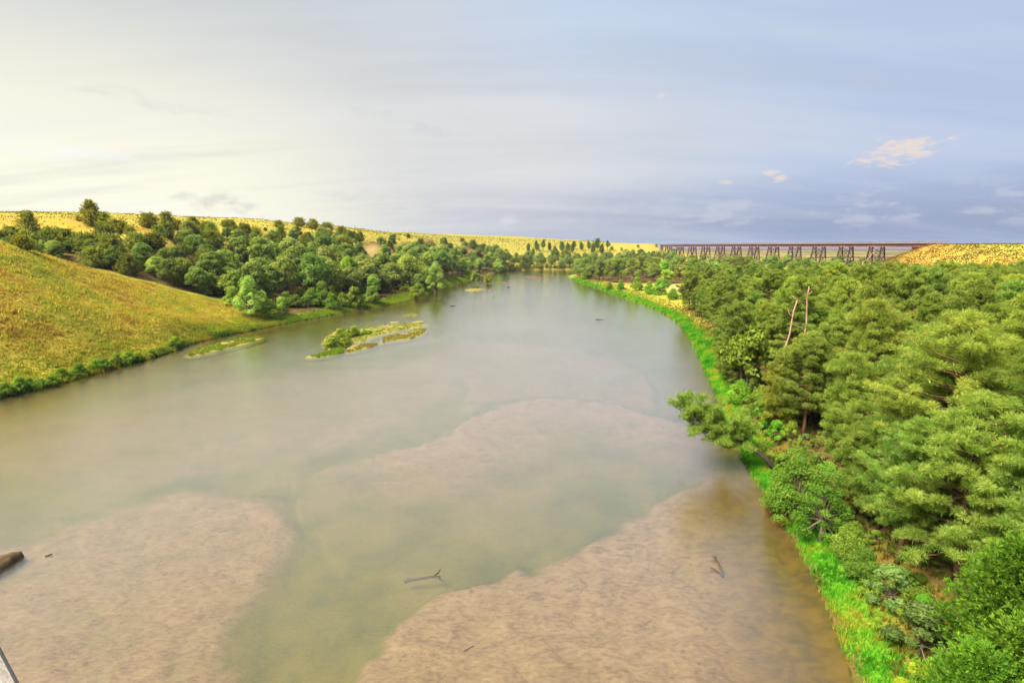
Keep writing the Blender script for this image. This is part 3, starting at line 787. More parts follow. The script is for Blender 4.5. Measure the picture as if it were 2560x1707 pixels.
def hill_grass():
    rng = np.random.default_rng(12)
    # the grass spur: dense nearer the camera
    poly = [(-86, 74)] + [(p[0] - 1.5, p[1]) for p in LEFT_BANK if 76 < p[1] < 160] + [(-80, 166), (-100, 168), (-140, 152), (-170, 130), (-150, 100), (-110, 78)]
    x = rng.uniform(-175, -70, 150000); y = rng.uniform(72, 170, 150000)
    k = inside(x, y, poly); x = x[k]; y = y[k]
    d = river_d(x, y); k = d > 1.2; x = x[k]; y = y[k]; d = d[k]
    z = land_z(x, y, d)
    t = 0.55 * fbm(x / 11, y / 11, 3, 1) + 0.45 * fbm(x / 2.2, y / 2.2, 3, 2) + rng.normal(0, 0.06, len(x))
    t = np.clip((t - .5) * 3.2 + .56, 0, 1)
    c = lerp_cols(DRY, t)
    lush = sstep(15, 3, d + 7 * (fbm(x / 6, y / 6, 3, 3) - .5))[:, None] * 0.75
    c = c * (1 - lush) + np.array((0.26, 0.31, 0.025)) * lush
    h = rng.uniform(0.25, 0.65, len(x)) * (0.35 + 1.3 * fbm(x / 3, y / 3, 3, 4))
    grass_object('prairie_grass', np.stack([x, y, z], 1), h, c, 4, 0.20, 5, label='golden dry prairie grass covering the near left slope', category='grass')
    # back hill and far slopes: sparser, larger tussocks
    x = rng.uniform(-330, 130, 60000); y = rng.uniform(165, 760, 60000)
    keep = rng.random(len(x)) < np.clip(260.0 / y, 0.2, 1); x = x[keep]; y = y[keep]
    d = river_d(x, y); z = land_z(x, y, d)
    k = (z > 9) & (np.abs(x / y) < 1.15) & ~inside(x, y, WOOD_LEFT); x = x[k]; y = y[k]; z = z[k]
    t = np.clip(0.55 * fbm(x / 30, y / 30, 3, 1) + 0.45 * fbm(x / 5, y / 5, 3, 2) + rng.normal(0, 0.05, len(x)) + .06, 0, 1)
    t = np.clip((t - .5) * 1.8 + .66, 0, 1)
    h = rng.uniform(0.35, 0.7, len(x)) * np.clip(y / 260, 1, 2.0)
    grass_object('prairie_grass', np.stack([x, y, z], 1), h, lerp_cols(DRY, t) * np.array((.44, .46, .45)), 4, 0.24, 6, label='yellow-green prairie grass on the back hills and far bluffs', category='grass')
    # embankment
    a = rng.uniform(10 * TR_LEN, 13.5 * TR_LEN + 90, 26000); b = rng.uniform(-5, 60, 26000)
    x = TR_A[0] + TR_D[0] * a + TR_N[0] * b; y = TR_A[1] + TR_D[1] * a + TR_N[1] * b
    z = land_z(x, y); k = z > 8.5; x = x[k]; y = y[k]; z = z[k]; a = a[k]
    t = np.clip(0.5 * fbm(x / 18, y / 12, 3, 1) + 0.5 * fbm(x / 4, y / 4, 3, 2) + rng.normal(0, 0.06, len(x)), 0, 1)
    c = lerp_cols(DRY, np.clip((t - .5) * 1.8 + .72, 0, 1)) * np.array((.34, .35, .38))
    ru = np.maximum(sstep(30, 6, np.abs(a - EMB_T - 2) + 14 * (fbm(x / 7, y / 7, 2, 5) - .5)), sstep(.55, .66, fbm(x / 14, y / 14, 3, 90)) * (z < 19) * .8)[:, None] * .85
    c = c * (1 - .7 * ru) + np.array((0.33, 0.17, 0.035)) * .7 * ru
    grass_object('prairie_grass', np.stack([x, y, z], 1), rng.uniform(0.4, 0.9, len(x)), c, 4, 0.2, 7, label='rust and gold grass on the rail embankment at right', category='grass')
hill_grass()

def bank_grass():
    rng = np.random.default_rng(22)
    # lush strip on the right bank
    L = np.array(resample(RIGHT_BANK, 0.25)); L = L[(L[:, 1] > 12) & (L[:, 1] < 385)]
    rep = np.where(L[:, 1] < 60, 30, np.where(L[:, 1] < 140, 16, 8))
    P = np.repeat(L, rep, 0) ; P = P + rng.normal(0, 0.25, P.shape)
    wid = 2.6 + 1.4 * fbm(P[:, 1] / 6, P[:, 0] * 0, 2, 4) + np.clip((P[:, 1] - 120) / 40, 0, 4)
    P[:, 0] += np.abs(rng.normal(0, 0.62, len(P))) * wid * 1.15
    d = river_d(P[:, 0], P[:, 1]); k = (d > -0.12) & (d < 9); P = P[k]; d = d[k]
    z = land_z(P[:, 0], P[:, 1], d)
    t = np.clip(0.5 + 2.2 * (fbm(P[:, 0] / 1.6, P[:, 1] / 1.6, 3, 8) - .5) + rng.normal(0, .12, len(P)), 0, 1)
    c = lerp_cols([(0, (0.055, 0.24, 0.014)), (0.5, (0.115, 0.42, 0.024)), (0.8, (0.21, 0.47, 0.030)), (1, (0.40, 0.38, 0.04))], t)
    gold = sstep(2.0, 4.5, d + 3 * (fbm(P[:, 0] / 3, P[:, 1] / 3, 2, 6) - .5))[:, None] * 0.7
    c = c * (1 - gold) + np.array((0.24, 0.20, 0.03)) * gold
    h = rng.uniform(0.3, 0.75, len(P)) * np.clip(P[:, 1] / 90, 0.75, 1.5) * (1 - .35 * gold[:, 0])
    grass_object('bank_grass', np.stack([P[:, 0], P[:, 1], z], 1), h, c, 5, 0.085, 8, label='vivid green grass fringe along the right bank', category='grass')
    # undergrowth between the fringe and the trees
    x = rng.uniform(18, 75, 60000); y = rng.uniform(12, 190, 60000)
    d = river_d(x, y); k = (d > 2.0) & (d < 16) & (rng.random(len(x)) < np.clip(45 / y, .15, 1)); x = x[k]; y = y[k]; d = d[k]
    z = land_z(x, y, d); t = np.clip(.5 + 2.2 * (fbm(x / 2.2, y / 2.2, 3, 13) - .5) + rng.normal(0, .12, len(x)), 0, 1)
    c = lerp_cols([(0, (0.07, 0.12, 0.02)), (.4, (0.12, 0.17, 0.025)), (.65, (0.17, 0.16, 0.03)), (1, (0.24, 0.15, 0.03))], t)
    grass_object('undergrowth', np.stack([x, y, z], 1), rng.uniform(.2, .6, len(x)), c, 6, .16, 18, label='olive and ochre undergrowth between bank fringe and pines', category='undergrowth')
    # left bank weeds
    L = np.array(resample(LEFT_BANK, 0.3)); L = L[(L[:, 1] > 60) & (L[:, 1] < 420)]
    P = np.repeat(L, np.where(L[:, 1] < 240, 16, 8), 0) + rng.normal(0, .3, (np.where(L[:, 1] < 240, 16, 8).sum(), 2))
    P[:, 0] -= np.abs(rng.normal(0, 0.6, len(P))) * (2.0 + np.clip((P[:, 1] - 130) / 20, 0, 6))
    d = river_d(P[:, 0], P[:, 1]); k = (d > 0.05) & (d < 14); P = P[k]; d = d[k]
    z = land_z(P[:, 0], P[:, 1], d)
    t = np.clip(0.5 + 2.4 * (fbm(P[:, 0] / 3, P[:, 1] / 3, 3, 9) - .5) + rng.normal(0, .12, len(P)), 0, 1)
    c = lerp_cols([(0, (0.06, 0.11, 0.015)), (0.4, (0.13, 0.19, 0.02)), (0.7, (0.25, 0.29, 0.025)), (1, (0.33, 0.25, 0.035))], t)
    sh = sstep(140, 165, P[:, 1])[:, None] * .65
    c = c * (1 - sh) + np.array((0.24, 0.36, 0.03)) * sh * rng.uniform(.7, 1.2, (len(P), 1))
    yl = np.exp(-((P[:, 1] - 112) / 16) ** 2)[:, None] * sstep(1.0, 4, d)[:, None] * .8
    c = c * (1 - yl) + np.array((0.40, 0.42, 0.02)) * yl
    grass_object('bank_grass', np.stack([P[:, 0], P[:, 1], z], 1), rng.uniform(0.45, 1.0, len(P)), c, 5, 0.12, 9, label='olive and yellow weeds along the left bank', category='grass')
    # on the bars
    for poly, h0, cc, lb, n in ((ISLAND_MAIN, .2, (0.15, 0.27, 0.02), 'green grass growing on the bushy island', 3200), (ISLAND_TAIL, .1, (0.13, 0.28, 0.02), 'green grass on the pointed bar left of the bushy island', 1200),
                            (ISLAND_MID, .11, (0.22, 0.22, 0.04), 'olive grass on the bar in front of the bushy island', 800), (ISLAND_EAST, .12, (0.21, 0.22, 0.04), 'olive grass on the bar at the right end of the bushy island', 1600),
                            (BAR_BANK, .12, (0.15, 0.25, 0.02), 'green grass on the long bar hugging the left bank', 3000), (ISLAND_LONE, .1, (0.2, 0.25, 0.03), 'grass on the lone small bar near the left bank', 200),
                            (BAR_FAR, .12, (0.22, 0.25, 0.03), 'grass on the small far bar by the left bank', 250)):
        A = np.array(poly); lo = A.min(0); hi = A.max(0)
        P = rng.uniform(lo, hi, (n * 3, 2)); q = inside(P[:, 0], P[:, 1], poly) & (seg_dist(P[:, 0], P[:, 1], poly) > 0.15)
        P = P[q][:n]
        g = fbm(P[:, 0] / 3, P[:, 1] / 3, 3, 4); P = P[g > 0.36]; g = g[g > 0.36]
        c = np.array(cc)[None] * rng.uniform(.7, 1.3, (len(P), 1)); c[:, 0] += rng.uniform(-.03, .10, len(P))
        grass_object('bar_grass', np.stack([P[:, 0], P[:, 1], np.full(len(P), h0 * .9)], 1), rng.uniform(.15, .4, len(P)), np.clip(c, .01, 1), 5, .2, 11, label=lb, category='grass')
bank_grass()

# ------------------------------------------------------------------ trestle bridge
def trestle():
    root = link('railway_trestle', None, label='long rusty steel trestle bridge on dark braced towers in the distance', category='bridge')
    ZB, ZT = 24.0, 25.7
    half = 5.0                                  # half length of a tower along the line
    far_end = -0.72; near_end = 11 + 37.5 / TR_LEN
    root.location = (*tr(5.5), 0)
    ox, oy = tr(5.5)
    def P(k, off, z): x, y = tr(k, off); return (x - ox, y - oy, z)
    # deck: ties and planking
    m = MB(); m.bar(P(far_end, 0, ZT + .22), P(near_end, 0, ZT + .22), 4.4, .30); m.build('deck', M['timber'], root)
    # walkway kerbs
    # railings
    for s in (-1, 1):
        m = MB()
        for hz in (0.55, 1.05):
            m.bar(P(far_end, s * 2.1, ZT + .37 + hz), P(near_end + 0.3, s * 2.1, ZT + .37 + hz), .12, .20)
        for k in np.arange(far_end, near_end + 0.3, 2.4 / TR_LEN):
            x, y = tr(k, s * 2.1)
            m.bar(P(k, s * 2.1, ZT + .30), P(k, s * 2.1, ZT + 1.5), .22)
        m.build('railing', M['timber'], root)
    # plate girders, one per span on each side, with stiffeners
    hk = half / TR_LEN
    cuts = [far_end]
    for i in range(12): cuts += [i - hk, i + hk]
    cuts += [11 + 27.0 / TR_LEN, near_end]
    for a, b in zip(cuts[:-1], cuts[1:]):
        for s in (-1, 1):
            g = MB()
            e = 0.06 / TR_LEN
            deep = 2.1
            g.bar(P(a + e, s * 1.2, ZT + .06 - deep / 2), P(b - e, s * 1.2, ZT + .06 - deep / 2), .08, deep)
            g.bar(P(a + e, s * 1.2, ZT + .06 - deep), P(b - e, s * 1.2, ZT + .06 - deep), .42, .09)
            for q in np.arange(a + 0.03, b - 0.02, 1.8 / TR_LEN):
                g.bar(P(q, s * 1.27, ZT - deep + .1), P(q, s * 1.27, ZT), .12, .12)
            g.build('girder', M['rust_steel'], root)
    # abutments
    for k, nm in ((far_end, 'abutment'), (11 + 27.0 / TR_LEN, 'pier')):
        gz = min(ground_h(*tr(k, 3)), ground_h(*tr(k, -3)))
        m = MB()
        m.bar(P(k, -2.6, (gz + 23.7) / 2 - .5), P(k, 2.6, (gz + 23.7) / 2 - .5), 2.0, 23.7 - gz + 1.0)
        m.build(nm, M['concrete' if nm == 'abutment' else 'dark_steel'], root)
    # towers
    for i in range(12):
        x0, y0 = tr(i)
        tw = link('tower', None, None, root)
        tw.location = (x0 - ox, y0 - oy, 0)
        def Q(al, off, z):
            p = TR_D * al + TR_N * off
            return (float(p[0]), float(p[1]), z)
        ends = {}
        for al in (-1, 1):
            for s in (-1, 1):
                gz = ground_h(x0 + TR_D[0] * al * half + TR_N[0] * s * 4, y0 + TR_D[1] * al * half + TR_N[1] * s * 4) - 0.4
                ends[al, s] = gz
        gmin = min(ends.values())
        def leg_at(al, s, z):
            f = (23.95 - z)
            return Q(al * (half - .6 + f * 0.022), s * (1.2 + f * 0.15), z)
        for (al, s), gz in ends.items():
            m = MB(); m.bar(leg_at(al, s, gz), leg_at(al, s, 23.95), .62, .62); m.build('leg', M['dark_steel'], tw)
        H0 = 23.7; n = max(1, round((H0 - gmin) / 7.0)); zs = np.linspace(gmin + .8, H0, n + 1)
        for z0, z1 in zip(zs[:-1], zs[1:]):
            for al in (-1, 1):               # transverse bents
                m = MB()
                m.bar(leg_at(al, -1, z0), leg_at(al, 1, z1), .24); m.bar(leg_at(al, 1, z0), leg_at(al, -1, z1), .24)
                m.bar(leg_at(al, -1, z1), leg_at(al, 1, z1), .28)
                m.build('brace', M['dark_steel'], tw)
            for s in (-1, 1):                # longitudinal faces
                m = MB()
                m.bar(leg_at(-1, s, z0), leg_at(1, s, z1), .28); m.bar(leg_at(1, s, z0), leg_at(-1, s, z1), .28)
                m.bar(leg_at(-1, s, z0), leg_at(1, s, z0), .30)
                m.build('brace', M['dark_steel'], tw)
trestle()

# ------------------------------------------------------------------ the road bridge the view is taken from
def road_bridge():
    D = Vector((-0.812, 0.584, 0)).normalized(); N = Vector((0.584, 0.812, 0)).normalized()
    p0 = Vector((-1.59, 1.39, 22.8)); z = p0.z
    base = Vector((p0.x, p0.y, 0))
    root = link('road_bridge', None, label='concrete road bridge with its parapet corner at lower left', category='bridge')
    root.location = base
    def Q(a, n, zz): v = D * a + N * n; return (v.x, v.y, zz)
    m = MB(); m.bar(Q(-16, -0.16, z - .45), Q(9, -0.16, z - .45), .32, .90)
    o = m.build('parapet', M['concrete'], root)
    bv = o.modifiers.new('bevel', 'BEVEL'); bv.width = 0.03; bv.segments = 2
    m = MB(); m.bar(Q(-16, -9.4, z - .45), Q(9, -9.4, z - .45), .32, .90); m.build('parapet', M['concrete'], root)
    m = MB(); m.bar(Q(-16, -4.8, z - 1.1), Q(9, -4.8, z - 1.1), 9.9, .35); m.build('deck', M['concrete'], root)
    for n in (-1.6, -4.8, -8.0):
        m = MB(); m.bar(Q(-16, n, z - 1.9), Q(9, n, z - 1.9), .5, 1.25); m.build('girder', M['concrete'], root)
    for a in (-3.0,):
        x, y = base.x + D.x * a, base.y + D.y * a
        m = MB(); m.bar(Q(a, -4.8, -1.6), Q(a, -4.8, z - 3.2), 1.1, 7.0, up=N); m.bar(Q(a, -9.3, z - 2.86), Q(a, -0.3, z - 2.86), 1.4, .65)
        m.build('pier', M['concrete'], root)
road_bridge()

# ------------------------------------------------------------------ dirt road at the foot of the embankment
def dirt_road():
    ln = resample(smooth_line([(178, 226), (200, 236), (225, 238), (262, 232), (300, 226)], 2), 3.0)
    V = []; F = []
    for i, p in enumerate(ln):
        t = ln[min(i + 1, len(ln) - 1)] - ln[max(i - 1, 0)]; n = np.array([-t[1], t[0]]) / np.hypot(*t)
        zc = ground_h(*p) + 0.35
        for s in (-2.6, -2.2, 2.2, 2.6):
            V.append((p[0] + n[0] * s, p[1] + n[1] * s, zc - (0.8 if abs(s) > 2.4 else 0)))
        if i:
            a = (i - 1) * 4
            for j in range(3): F.append((a + j, a + j + 1, a + 5 + j, a + 4 + j))
    link('dirt_road', np_mesh('dirt_road', np.array(V), np.array(F)), M['road_dirt'], kind='structure', label='pale dirt road at the foot of the embankment, right edge', category='road')
dirt_road()

# ------------------------------------------------------------------ driftwood and snags in the water
def branch_mesh(segs, sides=6):
    m = MB()
    for pts, r0, r1 in segs:
        n = len(pts); m.tube(pts, [r0 + (r1 - r0) * i / (n - 1) for i in range(n)], sides)
    return m
def drift(name, loc, segs, label, cat='driftwood'):
    o = branch_mesh(segs).build(name, M['drift_wood'], None, True, label=label, category=cat)
    o.location = loc
    return o
a = (-6.3, 34.01)
drift('sunken_branch', (a[0], a[1], -0.12), [([(-1.6, -.2, -.1), (-1.1, -.15, .02), (-.4, 0, .03), (.5, .12, .08), (1.0, .1, .06)], .11, .07), ([(.4, .1, .06), (.75, .45, .15), (.9, .9, .22)], .06, .025),
      ([(.7, .12, .05), (1.0, -.15, .1), (1.25, -.25, .02)], .08, .05), ([(-1.2, -.18, 0), (-1.5, .1, .05)], .09, .04)], 'dark forked branch lying in the shallows, middle foreground')
a = (15.76, 35.32)
drift('sunken_branch', (a[0], a[1], -0.05), [([(-.1, -1.0, -.1), (.05, -.4, .1), (.12, .3, .16), (.05, 1.1, .22)], .08, .05), ([(-.1, -.9, -.05), (-.45, -.55, .12), (-.75, -.35, .2)], .07, .04), ([(.08, .7, .18), (-.15, 1.15, .25)], .05, .03), ([(.1, .8, .18), (.3, 1.2, .22)], .05, .03)], 'dark V-shaped branch in shallow water near the right bank')
a = (-2.62, 27.15)
drift('floating_stick', (a[0], a[1], 0.02), [([(-.28, -.2, 0), (0, 0, .04), (.3, .22, .02)], .03, .02)], 'short dark stick floating over the near sand bar', 'stick')
a = (29.35, 169.32)
drift('drift_log', (a[0], a[1], -0.08), [([(-1.6, 0, .0), (-.5, .1, .1), (.6, 0, .08), (1.6, -.1, -.05)], .2, .13), ([(-.4, .1, .1), (-.9, .4, .35)], .09, .05)], 'dark log stranded midstream towards the right bank')
a = (-24.23, 208.65)
drift('drift_log', (a[0], a[1], 0.0), [([(-1.0, 0, .05), (.2, .1, .2), (1.1, 0, .05)], .18, .12)], 'small dark log below the dense left bank trees')
a = (-36.58, 36.67)
drift('floating_stick', (a[0], a[1], 0.03), [([(-.18, -.1, 0), (.18, .12, .06)], .07, .04)], 'tiny dark snag beside the muddy bar tip', 'stick')
a = (-2.08, 306.12)
drift('drift_log', (a[0], a[1], 0.05), [([(-.9, 0, .1), (0, .1, .3), (.9, -.1, .1)], .25, .15)], 'far dark log in the bend, left of the riffles')

# ------------------------------------------------------------------ transmission pylons on the skyline
def pylon(x, y, top_z, label):
    gz = ground_h(x, y)
    root = link('transmission_pylon', None, label=label, category='pylon', group='pylons on the skyline')
    root.location = (x, y, gz)
    h = top_z - gz; m = MB()
    w = 3.2
    for s in (-1, 1):
        for q in (-1, 1):
            m.bar((s * w, q * w, -.5), (s * .7, q * .7, h), .38)
    for k in range(6):
        z0 = h * k / 6; z1 = h * (k + 1) / 6; a0 = w + (.7 - w) * k / 6; a1 = w + (.7 - w) * (k + 1) / 6
        for q in (-1, 1):
            m.bar((-a0, q * a0, z0), (a1, q * a1, z1), .22); m.bar((a0, q * a0, z0), (-a1, q * a1, z1), .22)
    m.build('lattice_mast', M['galvanised'], root)
    for z in (h * .82, h * .96):
        m = MB(); m.bar((-5.5, 0, z), (5.5, 0, z), .4); m.build('crossarm', M['galvanised'], root)
for p, lb in (((-617.59, 1300, 94.88), 'leftmost faint lattice pylon above the juniper hill'), ((-390.49, 1300, 77.03), 'middle faint lattice pylon right of the treed hill brow'), ((-261.32, 1300, 69.66), 'rightmost faint lattice pylon on the bare far ridge')):
    pylon(p[0], p[1], p[2], lb)

# ------------------------------------------------------------------ foliage generators
def unit(v): return v / (np.linalg.norm(v, axis=-1, keepdims=True) + 1e-9)
def blade_cloud(rng, C, A, tint, K, L, W, spread=1.0, bias=0.6):
    """K diamond blades round every centre C, leaning to axis A; returns verts, quads, tint"""
    N = len(C)
    D = unit(A[:, None, :] * bias + rng.normal(0, spread, (N, K, 3)))
    ln = L * rng.uniform(0.65, 1.2, (N, K, 1))
    S = unit(np.cross(D, rng.normal(0, 1, (N, K, 3)))) * (W * rng.uniform(0.7, 1.3, (N, K, 1)))
    B = C[:, None, :] + D * 0.03
    V = np.stack([B, B + D * ln * 0.6 + S, B + D * ln, B + D * ln * 0.6 - S], 2).reshape(-1, 3)
    F = np.arange(len(V)).reshape(-1, 4)
    t = np.clip(tint[:, None] + rng.normal(0, 0.17, (N, K)), 0, 1)
    return V, F, np.repeat(t.ravel(), 4)
def leaf_cloud(rng, C, Nrm, tint, size, jitter=0.7):
    N = len(C)
    n = unit(Nrm + rng.normal(0, jitter, (N, 3)))
    a = unit(np.cross(n, rng.normal(0, 1, (N, 3)))); b = np.cross(n, a)
    s = size * rng.uniform(0.6, 1.35, (N, 1))
    V = np.stack([C - a * s, C - b * s * 0.55 + n * s * .12, C + a * s, C + b * s * 0.55 + n * s * .12], 1).reshape(-1, 3)
    F = np.arange(len(V)).reshape(-1, 4)
    return V, F, np.repeat(np.clip(tint, 0, 1), 4)

def gen_pine(seed, h=15.0, r=3.0, base=0.28, dens=1.0, K=28, lean=0.0):
    rng = np.random.default_rng(seed); rnd = random.Random(seed)
    m = MB()
    ph = rnd.uniform(0, 6.28); wob = rnd.uniform(.1, .3)
    def axis(t): return np.array([wob * math.sin(ph + t * 3.0) + lean * t * h, wob * math.cos(ph + t * 2.3), t * h])
    ts = np.linspace(0, 1, 9)
    m.tube([tuple(axis(t) - (0, 0, 0.3 if t == 0 else 0)) for t in ts], [0.24 * (1 - t) ** .8 + .025 for t in ts], 7)
    C = []; A = []; Tn = []
    nb = int(92 * dens)
    for i in range(nb):
        u = (i + rnd.random()) / nb
        t = base + (1 - base) * u
        p = axis(t)
        az = i * 2.39996 + rnd.uniform(-.5, .5)
        prof = (1 - u ** 2.1) ** 0.8 * (0.72 + 0.28 * min(1, u * 4)) + 0.05
        ln = r * prof * rnd.uniform(0.6, 1.18)
        ln *= 1 + .34 * math.cos(az - ph - 2.5 * u)
        if rnd.random() < 0.10: ln *= 1.3
        pit = -0.12 + 0.75 * u + rnd.uniform(-.15, .15)
        o = np.array([math.cos(az), math.sin(az), 0]); side = np.array([-o[1], o[0], 0])
        q = [p, p + o * ln * .45 + np.array([0, 0, ln * .45 * math.tan(pit) * .6]), p + o * ln + np.array([0, 0, ln * math.tan(pit) * .7 + .12 * ln])]
        m.tube([tuple(v) for v in q], [0.02 + .018 * ln, .016 + .012 * ln, .012], 4, False)
        nbun = 1 + int(ln * 1.45 + rnd.random())
        for k in range(nbun):
            f = 0.42 + 0.60 * (k + rnd.uniform(.3, 1)) / nbun
            bc = q[0] + (q[1] - q[0]) * (f / .5) if f < .5 else q[1] + (q[2] - q[1]) * min(1.1, (f - .5) / .5)
            bc = bc + side * rnd.uniform(-1, 1) * .30 * ln * (1.2 - f * .7)
            br = rnd.uniform(.28, .52); bt = rnd.gauss(0, .12)
            for j in range(5):
                dv = np.array([rnd.gauss(0, 1), rnd.gauss(0, 1), abs(rnd.gauss(0, .8))]); dv /= np.linalg.norm(dv) + 1e-6
                C.append(bc + dv * br * rnd.uniform(.45, 1.0) * np.array([1, 1, .75])); A.append(dv * .9 + o * .25 + np.array([0, 0, .45]))
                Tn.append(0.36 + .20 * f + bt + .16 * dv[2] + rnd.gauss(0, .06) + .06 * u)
    for k in range(8):
        C.append(axis(1.0) + np.array([rnd.gauss(0, .16), rnd.gauss(0, .16), -rnd.random() * .7 + .1])); A.append(np.array([0, 0, 1.0])); Tn.append(.6)
    C = np.array(C); A = np.array(A); Tn = np.array(Tn)
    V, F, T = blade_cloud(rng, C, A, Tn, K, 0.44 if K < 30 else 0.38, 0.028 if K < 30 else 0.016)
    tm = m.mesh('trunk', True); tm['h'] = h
    return tm, np_mesh('crown', V, F, False, {'tint': ('FLOAT', T)})

def gen_broadleaf(seed, h=11.0, r=4.6, nleaf=3800, leaf=0.32, lobes=19, squat=0.40, low=0.08, trunk=True, lobe=1.0):
    rng = np.random.default_rng(seed); rnd = random.Random(seed)
    m = MB()
    fork = h * rnd.uniform(.22, .34)
    m.tube([(0, 0, -.3), (rnd.uniform(-.1, .1), rnd.uniform(-.1, .1), fork * .5), (rnd.uniform(-.2, .2), rnd.uniform(-.2, .2), fork)], [.034 * h * .8, .026 * h * .8, .022 * h * .8], 7)
    L = []
    for i in range(lobes):
        if i == 0: c = np.array([0, 0, h * .80]); rr = r * .42
        else:
            az = i * 2.39996 + rnd.uniform(-.4, .4)
            u = (i + rnd.random()) / lobes
            z = h * (low + .20 + (.56 - low * .5) * u)
            ro = r * (.72 if lobe == 1.0 else .95) * math.sqrt(max(.05, 1 - (u * .95) ** 2)) * rnd.uniform(.6, 1.05)
            c = np.array([math.cos(az) * ro, math.sin(az) * ro, z]); rr = r * rnd.uniform(.17, .43) * (1.0 if lobes < 20 else .8) * lobe
        L.append((c, rr))
        m.tube([(0, 0, fork * .9), tuple(c * np.array([.45, .45, 0]) + np.array([0, 0, fork + (c[2] - fork) * .5])), tuple(c)], [.016 * h, .010 * h, .03], 5, False)
    tot = sum(rr * rr for _, rr in L)
    Cs = []; Ns = []; Ts = []
    for c, rr in L:
        n = int(nleaf * rr * rr / tot)
        D = unit(rng.normal(0, 1, (n, 3))); D[:, 2] = np.where(D[:, 2] < -.35, -D[:, 2], D[:, 2])
        bump = 0.78 + 0.42 * vnoise(D[:, 0] * 3.3 + c[0] + 50, D[:, 1] * 3.3 + D[:, 2] * 2.7 + c[1] + 50, seed)
        rad_ = rr * bump * rng.uniform(.30, 1.15, n) ** .5
        P = c + D * rad_[:, None] * np.array([1, 1, .85])
        P[:, 2] = np.maximum(P[:, 2], .03 * h)
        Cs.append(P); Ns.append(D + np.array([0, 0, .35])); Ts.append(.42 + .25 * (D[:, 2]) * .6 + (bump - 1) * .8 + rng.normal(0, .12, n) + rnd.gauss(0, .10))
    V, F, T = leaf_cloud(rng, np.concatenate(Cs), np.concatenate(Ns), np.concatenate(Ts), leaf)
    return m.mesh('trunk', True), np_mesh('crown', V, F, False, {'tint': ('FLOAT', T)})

def gen_juniper(seed, h=6.0, r=2.2, n=90, size=0.42, shape=0.75, np_=7, K=6):
    """trunk with many rising sprays, each feathered along its outer part"""
    rng = np.random.default_rng(seed); rnd = random.Random(seed)
    m = MB(); m.tube([(0, 0, -.3), (0, 0, h * .5), (0, 0, h * .92)], [.03 * h, .018 * h, .02], 6)
    C = []; A = []; T = []
    for i in range(n):
        u = ((i + rnd.random()) / n) ** 1.1
        az = i * 2.39996 + rnd.uniform(-.4, .4)
        prof = (1 - u) ** shape * (.78 + .22 * min(1, u * 6))
        ln = r * prof * rnd.uniform(.62, 1.22) + .15
        o = np.array([math.cos(az), math.sin(az), 0])
        z0 = max(.05, u * h * .86 - ln * .12); rise = ln * rnd.uniform(.25, .75) + u * .12 * h
        bt = rnd.gauss(0, .14)
        tip = o * ln + np.array([0, 0, z0 + rise]); mid = o * ln * .55 + np.array([0, 0, z0 + rise * .3])
        if i % 3 == 0: m.tube([(0, 0, z0), tuple(mid), tuple(tip)], [.05, .03, .01], 4, False)
        sd = np.array([-o[1], o[0], 0])
        for k in range(np_):
            f = .25 + .78 * (k + rnd.random()) / np_
            c = mid * (f / .55) + np.array([0, 0, z0]) * (1 - f / .55) if f < .55 else mid + (tip - mid) * (f - .55) / .45
            c = c + (sd * rnd.gauss(0, .17) + np.array([0, 0, rnd.gauss(0, .10)])) * (.3 + ln) * .55
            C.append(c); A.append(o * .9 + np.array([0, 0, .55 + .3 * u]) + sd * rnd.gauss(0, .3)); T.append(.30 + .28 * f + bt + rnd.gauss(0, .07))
    C = np.array(C); C[:, 2] = np.maximum(C[:, 2], .05)
    V, F, TT = blade_cloud(rng, C, np.array(A), np.array(T), K, size, size * .13, .45, 1.0)
    return m.mesh('trunk', True), np_mesh('crown', V, F, False, {'tint': ('FLOAT', TT)})

PINES = [gen_pine(100 + i, h, r, b, d) for i, (h, r, b, d) in enumerate([(16, 3.5, .28, .85), (14.5, 3.9, .16, 1.0), (17, 3.3, .38, .8), (13, 3.5, .12, .95), (15.5, 4.2, .28, 1.0), (12, 3.4, .08, .95), (16, 3.0, .46, .66), (11, 3.7, .14, .95)])]
PINES_FINE = [gen_pine(140 + i, h, r, b, d, 42) for i, (h, r, b, d) in enumerate([(15, 3.5, .26, 1.0), (16.5, 3.8, .32, 1.0), (13.5, 3.6, .16, 1.05)])]
BROAD = [gen_broadleaf(200 + i, *a) for i, a in enumerate([(11, 4.8), (10, 5.2), (12, 4.6), (9, 4.4), (11.5, 5.6), (8, 4.0)])]
COTTON = [gen_broadleaf(230 + i, h, r, 3900, .30, 16, .4, .02) for i, (h, r) in enumerate([(13, 5.0), (12, 5.6), (14, 5.2)])]
WILLOW = gen_broadleaf(250, 12.5, 6.2, 6000, .26, 24, .4, -.12)
SHRUB = [gen_broadleaf(260 + i, h, r, 2200, .13, 14, .4, -.16) for i, (h, r) in enumerate([(2.6, 1.7), (2.2, 1.9), (3.2, 1.8)])]
FINE = [gen_broadleaf(280 + i, h, r, n, .085, 34, .4, -.14) for i, (h, r, n) in enumerate([(7.5, 2.7, 13000), (4.2, 2.3, 12000), (9.0, 3.0, 15000)])]
BRUSH = [gen_broadleaf(290 + i, h, r, 7000, .07, nl, .4, -.16, True, .62) for i, (h, r, nl) in enumerate([(2.4, 1.5, 13), (1.9, 1.8, 11), (3.0, 1.4, 12)])]
JUNI = [gen_juniper(300 + i, *a) for i, a in enumerate([(6, 3.2, 150, .62, .5), (5, 3.6, 150, .62, .42), (7, 3.0, 150, .62, .58), (4.5, 3.0, 130, .6, .45)])]
